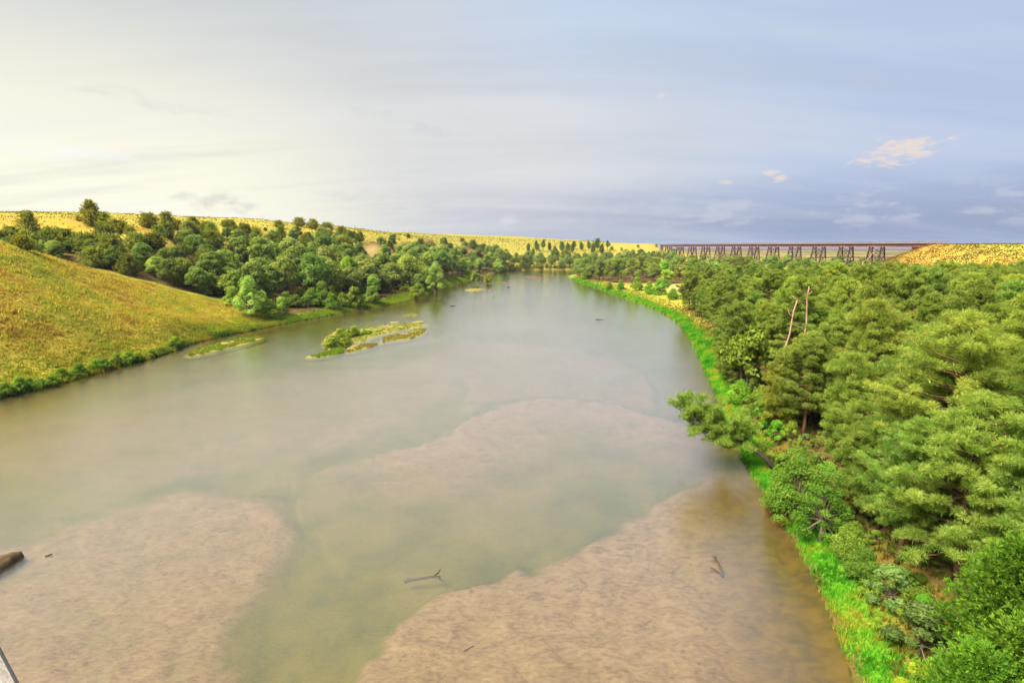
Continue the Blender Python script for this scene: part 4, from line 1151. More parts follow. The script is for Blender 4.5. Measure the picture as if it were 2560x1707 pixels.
JUNI_FINE = [gen_juniper(320 + i, *a) for i, a in enumerate([(7.5, 2.9, 320, .30, .6, 16, 9), (6.5, 3.2, 320, .30, .5, 16, 9)])]

def plant(name, var, x, y, s, mat, bark, label, cat, group=None, rot=None, tone=(1, 1, 1), z=None, sz=1.0, tilt=None):
    """one tree: an Empty at its foot with trunk and crown"""
    o = bpy.data.objects.new(name, None)
    o.empty_display_size = 0.5
    col.objects.link(o)
    zz = ground_h(x, y) if z is None else z
    o.location = (x, y, zz - 0.1)
    o.rotation_euler = tilt if tilt else (0, 0, rot if rot is not None else prnd.uniform(0, 6.28))
    wide = 'pine' not in name
    o.scale = (s * (prnd.uniform(.84, 1.2) if wide else 1), s * (prnd.uniform(.84, 1.2) if wide else 1), s * sz * (prnd.uniform(.88, 1.14) if wide else 1))
    o['label'] = label; o['category'] = cat
    if group: o['group'] = group
    t = link('trunk', var[0], bark, o); c = link('crown', var[1], mat, o)
    c.color = (*tone, 1)
    return o
prnd = random.Random(77)

ORD = 'first second third fourth fifth sixth seventh eighth ninth tenth eleventh twelfth thirteenth fourteenth fifteenth sixteenth seventeenth eighteenth nineteenth twentieth'.split()
ORD += ['twenty-' + o for o in ORD[:9]] + ['thirtieth'] + ['thirty-' + o for o in ORD[:9]]
def nth(count, key):
    count[key] = count.get(key, 0) + 1
    return ORD[count[key] - 1] if count[key] <= len(ORD) else None
COUNT = {}

def scatter(poly, spacing, seed, maxn=5000):
    """Poisson-like points in a polygon; spacing may be a function of (x, y)"""
    rnd = random.Random(seed)
    xs = [p[0] for p in poly]; ys = [p[1] for p in poly]
    pts = []; cell = {}
    sp = spacing if callable(spacing) else (lambda x, y: spacing)
    N = 14000
    cx = np.array([rnd.uniform(min(xs), max(xs)) for _ in range(N)]); cy_ = np.array([rnd.uniform(min(ys), max(ys)) for _ in range(N)])
    ok = inside(cx, cy_, poly)
    for x, y in zip(cx[ok], cy_[ok]):
        s = sp(x, y); g = 12.0; i, j = int(x // g), int(y // g); bad = False
        for a in (i - 1, i, i + 1):
            for b in (j - 1, j, j + 1):
                for (u, v) in cell.get((a, b), ()):
                    if (u - x) ** 2 + (v - y) ** 2 < s * s: bad = True; break
                if bad: break
            if bad: break
        if bad: continue
        cell.setdefault((i, j), []).append((x, y)); pts.append((float(x), float(y)))
        if len(pts) >= maxn: break
    return pts
def heights(pts):
    P = np.array(pts); d = river_d(P[:, 0], P[:, 1])
    return land_z(P[:, 0], P[:, 1], d), d

# ---- broadleaf woods on the left bank
def left_woods():
    pts = scatter(WOOD_LEFT, lambda x, y: 5.2 if (y < 205 and x < -95) else 6.8 + y / 110.0, 5)
    pts.sort(key=lambda p: p[1])
    z, d = heights(pts)
    for (x, y), zz, dd in zip(pts, z, d):
        if dd < (14.0 if 165 < y < 255 else 3.5): continue
        r = prnd.random(); g = prnd.gauss(1, .12)
        ravine = y < 205 and x < -95
        if zz > 24: continue
        hi = zz > 13
        if (hi and r < .34) or (ravine and r < .42):
            plant('juniper_tree', JUNI[prnd.randrange(4)], x, y, prnd.uniform(1.0, 1.5), M['juniper'], M['bark'],
                  'dark juniper among the ravine trees behind the grass slope' if ravine else 'dark juniper on the wooded left hillside', 'tree', 'junipers in the ravine' if ravine else 'junipers on the wooded hillside', z=zz, tone=(g, g, g * .95))
        elif dd < 16 and r < .30:
            plant('cottonwood_tree', COTTON[prnd.randrange(3)], x, y, prnd.uniform(.95, 1.3), M['leaves'], M['bark'],
                  nth(COUNT, 'cw') + ' grey-green billowing tree in the left bank front row, counting into the distance', 'tree', 'front row of the left bank woods', z=zz, tone=(1.15 * g, 1.22 * g, 1.2 * g))
        else:
            tone = (g, g, g)
            if r > .94: tone = (1.05, 1.4, .75)
            elif r > .84: tone = (1.35, 1.3, 1.0)
            s = prnd.uniform(.8, 1.15) if ravine else prnd.uniform(1.2, 1.6)
            if hi: s *= .62
            if ravine: lb, gp = 'round broadleaf tree in the ravine behind the grass slope', 'broadleaf trees in the ravine'
            elif y > 380: lb, gp = 'distant round tree in the left woods near the river bend', 'far left bank woods'
            elif hi: lb, gp = 'round tree high on the wooded left hillside', 'upper left bank woods'
            else: lb, gp = 'round leafy tree in the dense left bank woods', 'left bank woods'
            plant('broadleaf_tree', BROAD[prnd.randrange(6)], x, y, s, M['leaves'], M['bark'], lb, 'tree', gp, z=zz, tone=tone)
left_woods()
def hill_thicket():
    poly = [(-160, 228), (-142, 208), (-128, 228), (-118, 255), (-108, 285), (-98, 315), (-98, 345), (-112, 345), (-128, 322), (-138, 292), (-150, 258)]
    pts = scatter(poly, 5.6, 8); z, d = heights(pts)
    for (x, y), zz in zip(pts, z):
        if zz > 28.5: continue
        g = prnd.gauss(1, .12)
        if prnd.random() < .6:
            plant('juniper_tree', JUNI[prnd.randrange(4)], x, y, prnd.uniform(.75, 1.15), M['juniper'], M['bark'], 'juniper in the thicket climbing the left hillside', 'tree', 'hillside thicket junipers', z=zz, tone=(1.1 * g, 1.1 * g, .9 * g))
        else:
            plant('broadleaf_tree', BROAD[prnd.randrange(6)], x, y, prnd.uniform(.6, .85), M['leaves'], M['bark'], 'low leafy tree in the thicket climbing the left hillside', 'tree', 'hillside thicket trees', z=zz, tone=(g, g, g))
hill_thicket()
def understory():
    pts = scatter(WOOD_LEFT, 9.0, 91); z, d = heights(pts)
    for (x, y), zz, dd in zip(pts, z, d):
        if dd > 38 or dd < (12 if y < 255 else 5) or y > 330: continue
        g = prnd.uniform(.8, 1.25)
        plant('thicket_bush', SHRUB[prnd.randrange(3)], x, y, prnd.uniform(1.3, 2.3), M['leaves'], M['bark'], 'leafy bush filling the foot of the left bank woods', 'bush', 'bushes under the left bank woods', z=zz, tone=(1.1 * g, 1.15 * g, .85 * g))
understory()

# ---- woods on the right floodplain in front of the trestle
def right_woods():
    pts = scatter(WOOD_RIGHT, lambda x, y: 10.8 + max(0, y - 330) / 45.0, 6)
    z, d = heights(pts)
    for (x, y), zz, dd in zip(pts, z, d):
        if dd < 4: continue
        r = prnd.random(); g = prnd.gauss(1, .10)
        tone = (1.05 * g, 1.02 * g, g)
        if r > .965: tone = (1.15, 1.5, .6)
        elif r > .90: tone = (1.4, 1.35, .9)
        cw = prnd.random() < .4; cap = ((16.5 if y < 380 else 15.2) - zz) / 12.0
        plant('cottonwood_tree' if cw else 'broadleaf_tree', COTTON[prnd.randrange(3)] if cw else BROAD[prnd.randrange(6)], x, y, min(cap * prnd.uniform(.9, 1.08), prnd.uniform(1.15, 1.5) * (.85 if cw else 1)), M['leaves'], M['bark'],
              'round tree in the flat woods before the trestle' if y < 380 else 'distant tree at the feet of the trestle towers', 'tree', 'woods before the trestle' if y < 380 else 'trees at the trestle feet', z=zz, tone=tone)
    for (u, s, tone, lb) in (((193.11, 349.82), .95, (1.25, 2.3, .45), 'bright lime-green round tree at the back of the pines'), ((275.4, 472.65), .75, (1.1, 2.0, .5), 'lime-green treetop right behind the bright lime tree')):
        plant('broadleaf_tree', BROAD[1], u[0], u[1], s, M['leaves'], M['bark'], lb, 'tree', tone=tone)
right_woods()

# ---- trees under the bluff at the far bend
def bend_woods():
    poly = [(-35, 575), (0, 560), (50, 558), (110, 560), (175, 562), (185, 592), (140, 604), (80, 606), (20, 612), (-30, 615), (-60, 580)]
    pts = scatter(poly, 9.5, 9)
    z, d = heights(pts)
    for (x, y), zz, dd in zip(pts, z, d):
        if dd < 3: continue
        g = prnd.gauss(1, .1)
        plant('broadleaf_tree', BROAD[prnd.randrange(6)], x, y, prnd.uniform(.9, 1.3), M['leaves'], M['bark'], 'small far tree under the bluff at the river bend', 'tree', 'trees under the far bluff', z=zz, tone=(g, g, g))
    # pines on the bluff face
    for i, (u, v, Y, s) in enumerate(((968, 590, 645, 0), (1232, 568, 655, .9), (1248, 572, 650, .95), (1262, 568, 660, .8), (1290, 576, 640, 1.0), (1303, 570, 648, 1.0), (1315, 580, 640, .85), (1335, 566, 660, .8), (1352, 575, 645, .95), (1362, 578, 642, 1.0), (1372, 572, 650, 1.1), (1383, 580, 640, 1.0), (1214, 580, 640, .8), (1275, 582, 635, .8), (1395, 574, 650, .8), (1225, 585, 630, .7), (1318, 562, 668, .7))):
        if s == 0: continue
        d_ = BLUFF_PINES[i]
        plant('pine_tree', PINES[i % 6], d_[0], d_[1], s * .95, M['needles'], M['pine_bark'], 'dark pine standing on the far bluff left of the trestle', 'tree', 'pines on the far bluff', tone=(.7, .75, .8))
BLUFF_PINES = [(0, 0)] + [(q[0], q[1]) for q in ((30.68, 655, 22.92), (39.17, 650, 20.79), (47.47, 660, 22.91), (61.09, 640, 18.73), (68.85, 648, 21.87), (74.54, 640, 16.62), (87.74, 660, 24), (95.04, 645, 19.22), (100.02, 642, 17.66), (106.62, 650, 20.79), (111, 640, 16.62), (20.38, 640, 16.62), (52.69, 635, 15.63), (119.16, 650, 19.72), (25.89, 630, 14.13), (79.26, 668, 26.2))]
bend_woods()
for q, s, lb in (((134.85, 640, 24), .5, 'small bright bush on the bluff top nearest the pines'), ((145.88, 625, 21.94), .6, 'dark low bush on the bluff face left of the trestle'), ((157.01, 650, 25.07), .5, 'small bush on the bluff top midway to the trestle'), ((163.02, 620, 18.9), .5, 'light green bush on the bluff slope below the trestle end'), ((180.32, 650, 26.14), .45, 'small round bush beside the far end of the trestle'), ((125.41, 655, 24), .55, 'small tree on the bluff top right of the pines')):
    plant('bluff_bush', BROAD[3], q[0], q[1], s, M['leaves'], M['bark'], lb, 'bush', tone=(1, 1.25, .8))

# ---- junipers on the grassy left hill, each one on its own
HILL = [
 ((-158.48, 198, 31.44), 1.2, 2, 'tallest sunlit juniper on the left skyline', 1.2), ((-154.74, 199, 30.83), 0.97, 0, 'juniper close right of the tallest skyline juniper', 1.1),
 ((-147.79, 196, 28.81), 1.05, 1, 'broad olive juniper below the tallest skyline juniper', 1.2), ((-140.11, 192, 27.77), 0.68, 3, 'small dark juniper at the right foot of the broad olive juniper', .8),
 ((-164.78, 200, 33.29), 0.38, 3, 'tiny juniper on the grass left of the tallest skyline juniper', 1.0),
 ((-160.55, 232, 31.96), 1.12, 1, 'left of the twin dark junipers on the skyline', .85), ((-160.34, 244, 32.37), 1.27, 0, 'right of the twin dark junipers on the skyline', .85), ((-155.42, 244, 31.18), 0.97, 3, 'low juniper joined to the right twin juniper', .9),
 ((-152.41, 251, 30.98), 1.02, 2, 'juniper right of the twin skyline junipers', .9), ((-146.49, 252, 29.37), 1.28, 1, 'wide juniper heading the dense juniper slope', .95), ((-142.19, 233, 25.91), 1.17, 1, 'olive juniper in the middle of the dense juniper slope', 1.1), ((-135.93, 237, 24), 1.26, 0, 'tall juniper at the lower edge of the dense juniper slope', 1.0),
 ((-149.19, 273, 33.81), 0.78, 3, 'left of the paired little junipers on the hilltop', .8), ((-149.13, 278, 34.21), 0.84, 3, 'right of the paired little junipers on the hilltop', .8), ((-143.32, 271, 31.98), 0.53, 1, 'small juniper under the paired hilltop junipers', .8),
 ((-139.99, 315, 35.06), 0.87, 1, 'lone round dark juniper on the hill brow', .75), ((-136.49, 290, 32.54), 0.42, 3, 'very small juniper left of the lone round juniper', .8),
 ((-143.84, 355, 37.33), 1.17, 1, 'rounded tree at the left end of the treed hill brow', .9), ((-135.66, 358, 35.7), 1.12, 0, 'second tree along the treed hill brow', 1.0), ((-127.67, 362, 34.07), 1.13, 1, 'third tree along the treed hill brow', .9), ((-119.18, 366, 31.79), 1.03, 1, 'fourth tree down the treed hill brow', .85), ((-110.78, 365, 29.39), 1.02, 3, 'last tree down the treed hill brow', .85),
 ((-100.76, 446, 30.95), 0.8, 3, 'left dark juniper on the ridge right of the hill brow', .75), ((-93.24, 470, 31.7), 0.73, 1, 'right dark juniper on the ridge right of the hill brow', .75), ((-81.09, 467, 27.83), 0.62, 3, 'small juniper below the two ridge junipers', .75),
 ((-63.76, 670, 29.5), 0.93, 1, 'low dark bush patch on the far yellow slope', .75), ((-50.02, 658, 27.24), 0.91, 3, 'bush at the right of the far dark bush patch', .75), ((-72.62, 537, 28.41), 0.53, 3, 'single bush on the far yellow slope', .75),
 ((-167.53, 175, 24.86), 1, 0, 'blue-green juniper at the left edge of the ravine', .8), ((-168.68, 183, 27.15), 1.1, 2, 'pointed juniper near the left edge of the ravine', .9), ((-121.4, 129, 23.04), 0.7, 1, 'low juniper on the ravine rim at far left', .85),
 ((-160.54, 182, 24.9), 1.09, 1, 'broad olive juniper left of the ravine middle', 1.1), ((-153.87, 180, 22.67), 1.17, 0, 'dark juniper in the ravine middle', .9), ((-146.45, 180, 21.92), 1.1, 1, 'dark broad juniper right of the ravine middle', .9), ((-135.46, 175, 19.08), 0.94, 0, 'juniper at the right end of the ravine thicket', .95), ((-132.9, 188, 24.62), 0.68, 3, 'small juniper on the bare patch under the twin junipers', 1.0),
 ((-131.44, 269, 27.97), 1.03, 1, 'dark juniper clump on the hillside below the lone round juniper', .85), ((-136.05, 265, 28.56), 0.96, 0, 'dark juniper on the hillside below the paired junipers', .85), ((-116.9, 294, 25.45), 0.93, 1, 'dark juniper below the bare brow slope', .85), ((-111.52, 313, 23.49), 0.96, 0, 'dark juniper right below the bare brow slope', .85),
]
for i, (q, s, v, lb, g) in enumerate(HILL):
    plant('juniper_tree', JUNI[v], q[0], q[1], s, M['juniper'], M['bark'], lb, 'tree', tone=(1.5 * g, 1.3 * g, .85 * g))

# ---- pale willow and its neighbours at the foot of the grass slope
for q, var, s, tone, nm, lb in (
    ((-81.33, 158.4), WILLOW, .95, (1.5, 1.45, 1.35), 'willow_tree', 'big pale billowing willow at the foot of the grass slope'),
    ((-77.14, 162.27), SHRUB[1], 2.4, (1.15, 1.25, .8), 'willow_bush', 'olive bush leaning on the right of the big pale willow'),
    ((-90.71, 166.33), SHRUB[0], 2.4, (1.2, 1.15, .8), 'willow_bush', 'dark bush on the left of the big pale willow'),
    ((-76.24, 168.44), SHRUB[2], 1.7, (.9, 1.1, .8), 'willow_bush', 'small green bush right of the olive bush by the pale willow')):
    plant(nm, var, q[0], q[1], s, M['leaves'], M['bark'], lb, 'tree' if 'tree' in nm else 'bush', tone=tone)
# row of round bushes on the bank right of the willow
ROW = [((-77.04, 182.25), 1.9), ((-73.7, 187.36), 2.3), ((-71.49, 192.76), 2.6), ((-66.01, 187.36), 2.0), ((-64.37, 194.16), 2.2), ((-61.19, 198.47), 2.7), ((-57.32, 209.3), 2.6)]
NTH = ('first', 'second', 'third', 'fourth', 'fifth', 'sixth', 'last')
for i, (q, s) in enumerate(ROW):
    plant('willow_bush', SHRUB[i % 3], q[0], q[1], s * (1.05 if i % 2 else .95), M['leaves'], M['bark'], '%s round bush in the bank row right of the pale willow' % NTH[i], 'bush', tone=(.95, 1.05, .75))
for q, s, tone, v, lb in (((-78.22, 244.64), 1.0, (1.1, 1.15, .9), JUNI[2], 'pointed olive tree behind the row of round bushes'), ((-61.28, 227.77), .8, (1.35, 1.4, 1.2), COTTON[0], 'pale green tree behind the end of the bush row'), ((-45.76, 241.15), .9, (1.5, 1.3, .8), JUNI[0], 'yellowish pointed shrub on the bank before the big dark tree'),
                          ((-37.43, 250.08), 1.22, (1.25, 1.3, 1.25), COTTON[2], 'big leafy tree hanging over the left bank above the small log'), ((-43.18, 234.86), .72, (.9, 1.0, .8), COTTON[1], 'dark green tree just left of the big overhanging tree'),
                          ((-15.97, 336.93), .75, (1.5, 1.15, .7), BROAD[0], 'tree with reddish leaves at the last point of the left bank'), ((-23.95, 328.8), .8, (1, 1.1, .8), BROAD[2], 'green tree beside the reddish one on the last left point')):
    plant('bank_tree', v, q[0], q[1], s, M['leaves'], M['bark'], lb, 'tree', tone=tone)

# ---- dark low bushes fringing the left bank
def left_fringe():
    L = resample(LEFT_BANK, 1.9)
    L = L[(L[:, 1] > 62) & (L[:, 1] < 122)]
    for i, p in enumerate(L):
        if prnd.random() < .2: continue
        g = prnd.uniform(.75, 1.25)
        plant('bank_bush', SHRUB[prnd.randrange(3)], p[0] - prnd.uniform(.6, 2.2), p[1] + prnd.gauss(0, .5), prnd.uniform(.55, .95), M['leaves'], M['bark'], 'low dark green bush fringing the near left bank', 'bush', 'bushes fringing the left bank', tone=(g, 1.15 * g, .7 * g))
    for q, s in (((-45.56, 122.05), .55), ((-43.81, 120.95), .7), ((-42.52, 121.5), .75), ((-41.57, 123.74), .7), ((-40.76, 126.65), .6), ((-45.36, 126.65), .75), ((-44.6, 130.32), .8), ((-43.8, 134.21), .8), ((-42.54, 136.93), .75), ((-41.22, 139.75), .55), ((-44.54, 141.95), .7), ((-47.04, 134.88), .65), ((-39.69, 141.21), .4), ((-46.52, 139.75), .6)):
        g = prnd.uniform(.8, 1.25)
        plant('island_bush', SHRUB[prnd.randrange(3)], q[0] + prnd.gauss(0, .4), q[1] + prnd.gauss(0, .6), s * 1.25, M['leaves'], M['bark'], 'low willow bush in the clump on the sand bar island', 'bush', 'bush clump on the island', z=.12, tone=(1.15 * g, 1.1 * g, .6 * g), sz=.85)
left_fringe()

# ---- brush along the far bank where the river bends away
def far_fringe():
    L = resample(LEFT_BANK, 5.0); L = L[(L[:, 1] > 470) & (L[:, 0] < 120)]
    for p in L:
        g = prnd.uniform(.7, 1.1)
        plant('bank_bush', SHRUB[prnd.randrange(3)], p[0] + prnd.gauss(-.5, .8), p[1] + prnd.uniform(1.5, 4), prnd.uniform(1.4, 2.6), M['leaves'], M['bark'], 'dark brush on the far bank where the river bends away', 'bush', 'far bank brush', tone=(g, g, .8 * g))
far_fringe()

# ---- right floodplain shrubs between the bank and the woods
SHR = [((53.32, 280.61), 2.0, 'round bush where the right bank grass begins, far end'), ((51.1, 357.56), 2.4, 'pale leafy bush at the right bank point'), ((56.85, 268.99), 2.2, 'olive bush next along the far right bank'), ((62.74, 258.29), 2.6, 'bright-topped bush left of the cut sand bank'), ((63.87, 239.2), 2.5, 'wide green bush in the row left of the sand bank'), ((67.72, 234.86), 2.2, 'dark green bush left below the sand bank'), ((66.58, 211.74), 2.0, 'pointed green bush in front of the sand bank'), ((80.01, 266.24), 1.8, 'green bush touching the left of the sand bank'), ((66.62, 195.63), 1.9, 'dark bush on the bank below the sand bank')]
for i, (q, s, lb) in enumerate(SHR):
    plant('bank_bush', (SHRUB if i % 2 else FINE[1:2])[0 if not i % 2 else i % 3], q[0], q[1], s * (1.0 if i % 2 else .55), M['leaves'], M['bark'], lb, 'bush', tone=(1.05, 1.3, .7))

# ---- ponderosa wood on the right bank
def pine_wood():
    pts = scatter(PINE_WOOD, lambda x, y: 3.15 + y / 46.0, 15)
    z, d = heights(pts)
    for q in ((26.9, 32.3), (28.6, 29.2), (28.3, 36.5), (30.6, 33.0), (29.0, 42.5), (33.5, 29.5), (32, 37.5), (37, 35), (41, 41.5), (34.5, 41), (45, 38), (37.5, 29), (33.5, 47), (42.5, 31)):
        pts = [p for p in pts if math.hypot(p[0] - q[0], p[1] - q[1]) > 2.8] + [q]
    z, d = heights(pts)
    order = sorted(zip(pts, z, d), key=lambda q: q[0][1])
    for (x, y), zz, dd in order:
        if dd < 3.2: continue
        if any(math.hypot(x - a, y - b) < r for a, b, r in CLEAR): continue
        r = prnd.random(); g = prnd.gauss(1, .08)
        near = math.hypot(x, y) < 62
        var = PINES_FINE[prnd.randrange(3)] if near else PINES[prnd.randrange(8)]
        s = prnd.uniform(.80, 1.08)
        if dd < 7: s *= .85
        if y > 150: s *= prnd.uniform(.75, 1)
        hv = var[0]['h']
        s = min(s, (24.0 - .031 * y - zz) / hv * prnd.uniform(.86, 1.0))
        if abs(x - .527 * y) < 2.8 and 54 < y < 80: s = min(s, max(.3, (10.5 - zz) / hv))
        if abs(x - .572 * y) < 2.4 and 57 < y < 81: s = min(s, max(.3, (12.0 - zz) / hv))
        if near:
            gp = 'near pines'; lb = nth(COUNT, gp) + ' nearest pine of the right bank wood, counting up from the bottom edge'
        elif dd < 12:
            gp = 'pines along the river edge'; lb = nth(COUNT, gp) + ' pine along the river edge beyond the leaning pine, counting into the distance'
        elif y > 150: lb, gp = 'distant pine at the back of the right bank wood', 'pines at the back of the wood'
        else: lb, gp = 'pine in the middle of the right bank wood', 'pines in the middle of the wood'
        hv2 = prnd.gauss(.02, .05); tone = (g * (1 + hv2), g, g * (1 - hv2))
        if r > .94: tone = (1.15, 1.02, .8)
        elif r < .06: tone = (.85, .88, .9)
        plant('pine_tree', var, x, y, s, M['needles'], M['pine_bark'], lb, 'tree', gp, z=zz, tone=tone, sz=prnd.uniform(.9, 1.06), tilt=(prnd.gauss(0, .035), prnd.gauss(0, .035), prnd.uniform(0, 6.28)))
CLEAR = [(42.5, 79, 4.2), (46.5, 80, 4.2), (38.5, 70, 3.6), (41.5, 70, 3.6), (27.0, 51, 4.4), (24, 52, 3), (26.5, 24, 3.2)]
pine_wood()

# leaning pine over the water
def leaning_pine():
    rng = np.random.default_rng(9); rnd = random.Random(9)
    o = link('leaning_pine', None, label='pine leaning far out over the water from the right bank', category='tree')
    bx, by = 28.0, 50.5; bz = ground_h(bx, by) - .1
    o.location = (bx, by, bz)
    ax = [np.array(v) for v in ((0, 0, -.3), (-1.2, .5, 1.3), (-3.0, 1.2, 2.5), (-5.0, 2.1, 3.1), (-7.0, 3.0, 4.0), (-8.6, 3.6, 5.6))]
    m = MB(); m.tube([tuple(v) for v in ax], [.30, .26, .21, .16, .10, .04], 8)
    C = []; A = []; Tn = []
    P = np.array(ax); s = np.linspace(0, 1, len(P))
    for i in range(60):
        u = .40 + .60 * (i + rnd.random()) / 60
        p = np.array([np.interp(u, s, P[:, k]) for k in range(3)])
        az = i * 2.39996; ln = 2.9 * rnd.uniform(.55, 1.12) * (1.15 - .35 * u)
        o_ = unit(np.array([math.cos(az) * .8 - .25, math.sin(az) * .8, .22 + rnd.uniform(-.75, 1.0)]))
        q = [p, p + o_ * ln * .5, p + o_ * ln + np.array([0, 0, .22 * ln])]
        m.tube([tuple(v) for v in q], [.05, .035, .014], 4, False)
        for k in range(int(6 + ln * 6.0)):
            f = rnd.uniform(.4, 1.05); c = q[0] + (q[2] - q[0]) * f + np.array([rnd.gauss(0, .2), rnd.gauss(0, .2), abs(rnd.gauss(0, .15))]) * ln * .45
            C.append(c); A.append(o_ * .5 + np.array([0, 0, .8])); Tn.append(.35 + .3 * f + rnd.gauss(0, .12))
    V, F, T = blade_cloud(rng, np.array(C), np.array(A), np.array(Tn), 34, .42, .022)
    link('trunk', m.mesh('trunk', True), M['drift_wood'], o)
    link('crown', np_mesh('crown', V, F, False, {'tint': ('FLOAT', T)}), M['needles'], o)
leaning_pine()

# dead standing trunks
def snag(x, y, h, bend, limbs, label, r0=.26):
    o = link('dead_pine', None, label=label, category='tree')
    gz = ground_h(x, y); o.location = (x, y, gz)
    n = 7; pts = [(bend[0] * (i / n) + .12 * math.sin(i * 1.9), bend[1] * (i / n), h * i / n - (.3 if i == 0 else 0)) for i in range(n + 1)]
    m = MB(); m.tube(pts, [r0 * (1 - .62 * i / n) for i in range(n + 1)], 7); m.build('trunk', M['dead_wood'], o, True)
    for f, dx, dy, dz in limbs:
        i = f * n; a = pts[int(i)]; b = pts[min(n, int(i) + 1)]; t = i - int(i)
        p = [a[k] + (b[k] - a[k]) * t for k in range(3)]
        m = MB(); m.tube([tuple(p), (p[0] + dx * .5, p[1] + dy * .5, p[2] + dz * .35), (p[0] + dx, p[1] + dy, p[2] + dz)], [.11, .08, .03], 5)
        m.build('limb', M['dead_wood'], o, True)
q = (43.54, 81, 7.84); snag(q[0], q[1], 12.6, (1.6, 0), [(.78, -1.0, 0, 1.6), (.5, -1.3, .2, .9), (.28, -1.5, .2, 1.0)], 'left of the two bare dead trunks rising from the pines', .20)
q = (47.78, 82, 7.64); snag(q[0], q[1], 14.2, (-.4, 0), [(.80, -2.6, .2, 1.4), (.52, -2.4, .3, .8), (.9, .7, 0, .7)], 'right of the two bare dead trunks, with long side limbs', .22)
q = (84.37, 125, 11.01); snag(q[0], q[1], 19.5 - ground_h(q[0], q[1]) + 1.0, (.3, 0), [(.97, 3.0, .5, 3.4), (.8, -.9, 0, .6)], 'broken pale trunk with a curved limb below the trestle', .26)
q = (50.34, 75, 11.67); snag(q[0], q[1], 11.0, (.3, .2), [(.7, .9, 0, .7)], 'grey dead trunk half hidden in the middle pines', .25)

# ---- undergrowth and broadleaf trees in front of the pines
FRONT = [
 ((24.77, 41.4), FINE[0], 1.0, (.75, 1.0, .55), 'leafy green tree at the bank under the leaning pine', 'bank_tree'),
 ((24.84, 37.71), FINE[2], .85, (.75, 1.0, .55), 'taller leafy green tree behind the one at the leaning pine', 'bank_tree'),
 ((24.35, 43.42), FINE[1], .62, (1.9, 1.3, .55), 'yellowing bush at the water under the leaning pine', 'bank_bush'),
 ((24.49, 29.54), BRUSH[0], 1.08, (.85, .95, 1.0), 'grey-green bush on the bank, upper of two', 'bank_bush'),
 ((23.02, 25.33), BRUSH[2], 1.26, (.85, .95, 1.0), 'grey-green bush on the bank, lower and larger of two', 'bank_bush'),
 ((22.04, 23.17), BRUSH[1], 0.73, (1.25, 1.35, .42), 'lime and yellow bush near the bottom right', 'bank_bush'),
 ((22.8, 22.61), BRUSH[1], 0.70, (1.1, 1.35, .42), 'lime bush right beside the lime and yellow one', 'bank_bush'),
 ((24.54, 32.39), FINE[1], .6, (.75, 1.0, .6), 'small green bush between bank grass and pines', 'bank_bush'),
 ((25.22, 34.58), FINE[1], .7, (.75, 1.0, .6), 'small green bush just above the bank bend', 'bank_bush'),
 ((34.31, 74.32), FINE[1], .9, (.9, 1.35, .55), 'bright bush on the bank beyond the leaning pine', 'bank_bush'),
 ((95.63, 154.27), FINE[0], 1.0, (.7, 1.5, .5), 'deep green leafy tree right of the dead trunks', 'bank_tree'),
]
for q, v, s, tone, lb, nm in FRONT:
    plant(nm, v, q[0], q[1], s, M['leaves'], M['bark'], lb, 'bush' if 'bush' in nm else 'tree', tone=tone)
for q, v, s, tone, lb in (((25.09, 22.9), 0, .95, (.9, 1.45, .6), 'large green juniper in the bottom right corner'), ((21.16, 19.89), 1, .75, (1.0, 1.6, .65), 'low green juniper cut off by the bottom right edge'), ((23.42, 19.86), 1, .9, (.95, 1.5, .6), 'green juniper at the right edge, bottom corner')):
    plant('juniper_tree', JUNI_FINE[v], q[0], q[1], s, M['juniper'], M['bark'], lb, 'tree', tone=tone)

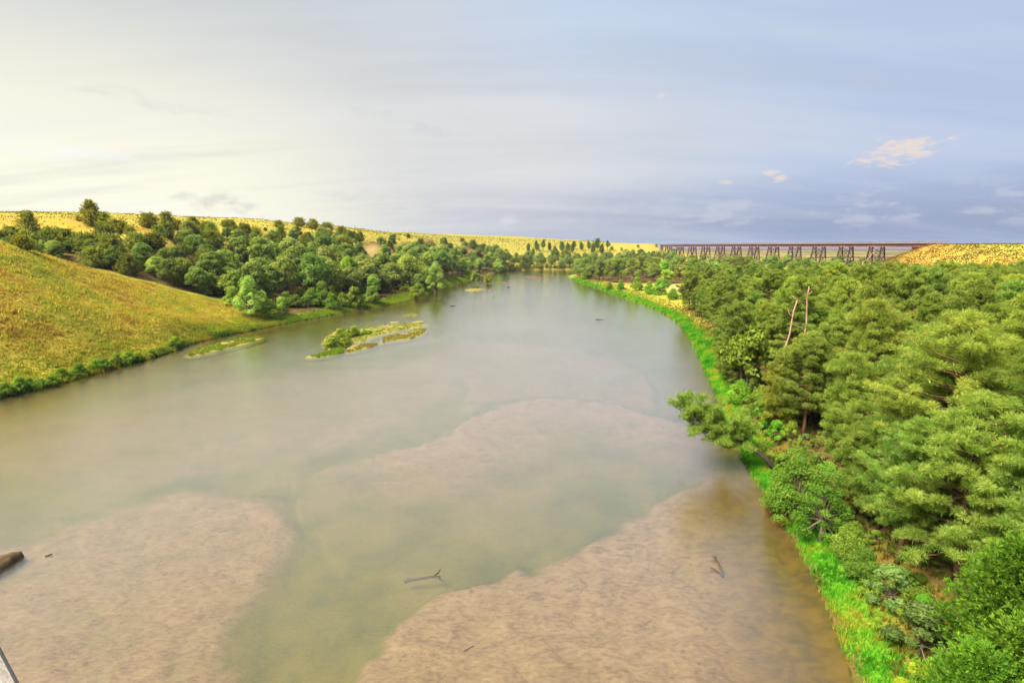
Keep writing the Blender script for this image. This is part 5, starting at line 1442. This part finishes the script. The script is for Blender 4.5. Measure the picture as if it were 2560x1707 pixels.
# small mixed brush between the bank grass and the first pines
def brush():
    rnd = random.Random(31); n = {}
    L = resample(RIGHT_BANK, 1.1); L = L[(L[:, 1] > 18) & (L[:, 1] < 120)]
    for p in L:
        if rnd.random() < .30: continue
        x = p[0] + 3.6 + abs(rnd.gauss(0, 2.0)); y = p[1] + rnd.gauss(0, .8)
        g = rnd.uniform(.7, 1.2); k = rnd.random()
        tone = (g, 1.2 * g, .6 * g) if k < .55 else ((.9 * g, 1.0 * g, 1.0 * g) if k < .72 else ((1.6 * g, 1.35 * g, .5 * g) if k < .88 else (.7 * g, 1.4 * g, .5 * g)))
        far = y > 62
        o = plant('brush_shrub', SHRUB[rnd.randrange(3)] if far else BRUSH[rnd.randrange(3)], x, y, rnd.uniform(.4, .95), M['leaves'], M['bark'], 'small shrub in the tangle between near bank grass and pines' if not far else 'small shrub at the foot of the pines beyond the leaning pine', 'shrub',
                  'near bank tangle' if not far else 'bank shrubs beyond the leaning pine', tone=tone, sz=rnd.uniform(.7, 1.5), tilt=(rnd.gauss(0, .2), rnd.gauss(0, .2), rnd.uniform(0, 6.28)))
    for (x, y) in scatter([(26.5, 29), (30, 26.5), (36, 31), (35, 42), (30, 46), (27.5, 38)], 2.1, 71, 26):
        g = rnd.uniform(.6, 1.0)
        plant('brush_shrub', BRUSH[rnd.randrange(3)], x, y, rnd.uniform(.35, .7), M['leaves'], M['bark'], 'low shrub on the brown floor under the nearest pines', 'shrub', 'floor shrubs under the nearest pines', tone=(g, 1.1 * g, .6 * g), sz=rnd.uniform(.6, 1.1))
    # leafy saplings standing among the pines
    for i, (x, y) in enumerate(scatter(PINE_WOOD, 17.0, 44)):
        if y > 150: continue
        g = rnd.uniform(.85, 1.2)
        plant('sapling_tree', FINE[0] if y < 70 else BROAD[rnd.randrange(6)], x + 1.5, y + 1.0, rnd.uniform(.8, 1.1), M['leaves'], M['bark'], 'leafy broadleaf tree half hidden among the right bank pines', 'tree', 'leafy trees among the pines', tone=(1.0 * g, 1.1 * g, .65 * g))
brush()

# ------------------------------------------------------------------ the air
def haze():
    T = new_mat('haze')
    v = T.new('ShaderNodeVolumePrincipled')
    v.inputs['Color'].default_value = (0.50, 0.64, 0.95, 1)
    v.inputs['Density'].default_value = 0.00007
    v.inputs['Anisotropy'].default_value = 0.2
    T.l.new(v.outputs[0], T.out.inputs['Volume'])
    m = MB()
    m.bar((0, -400, -5), (0, 7800, -5), 16000, 170)
    m.build('haze', M['haze'], None, kind='stuff', label='thin pale evening haze over the valley', category='haze')
haze()
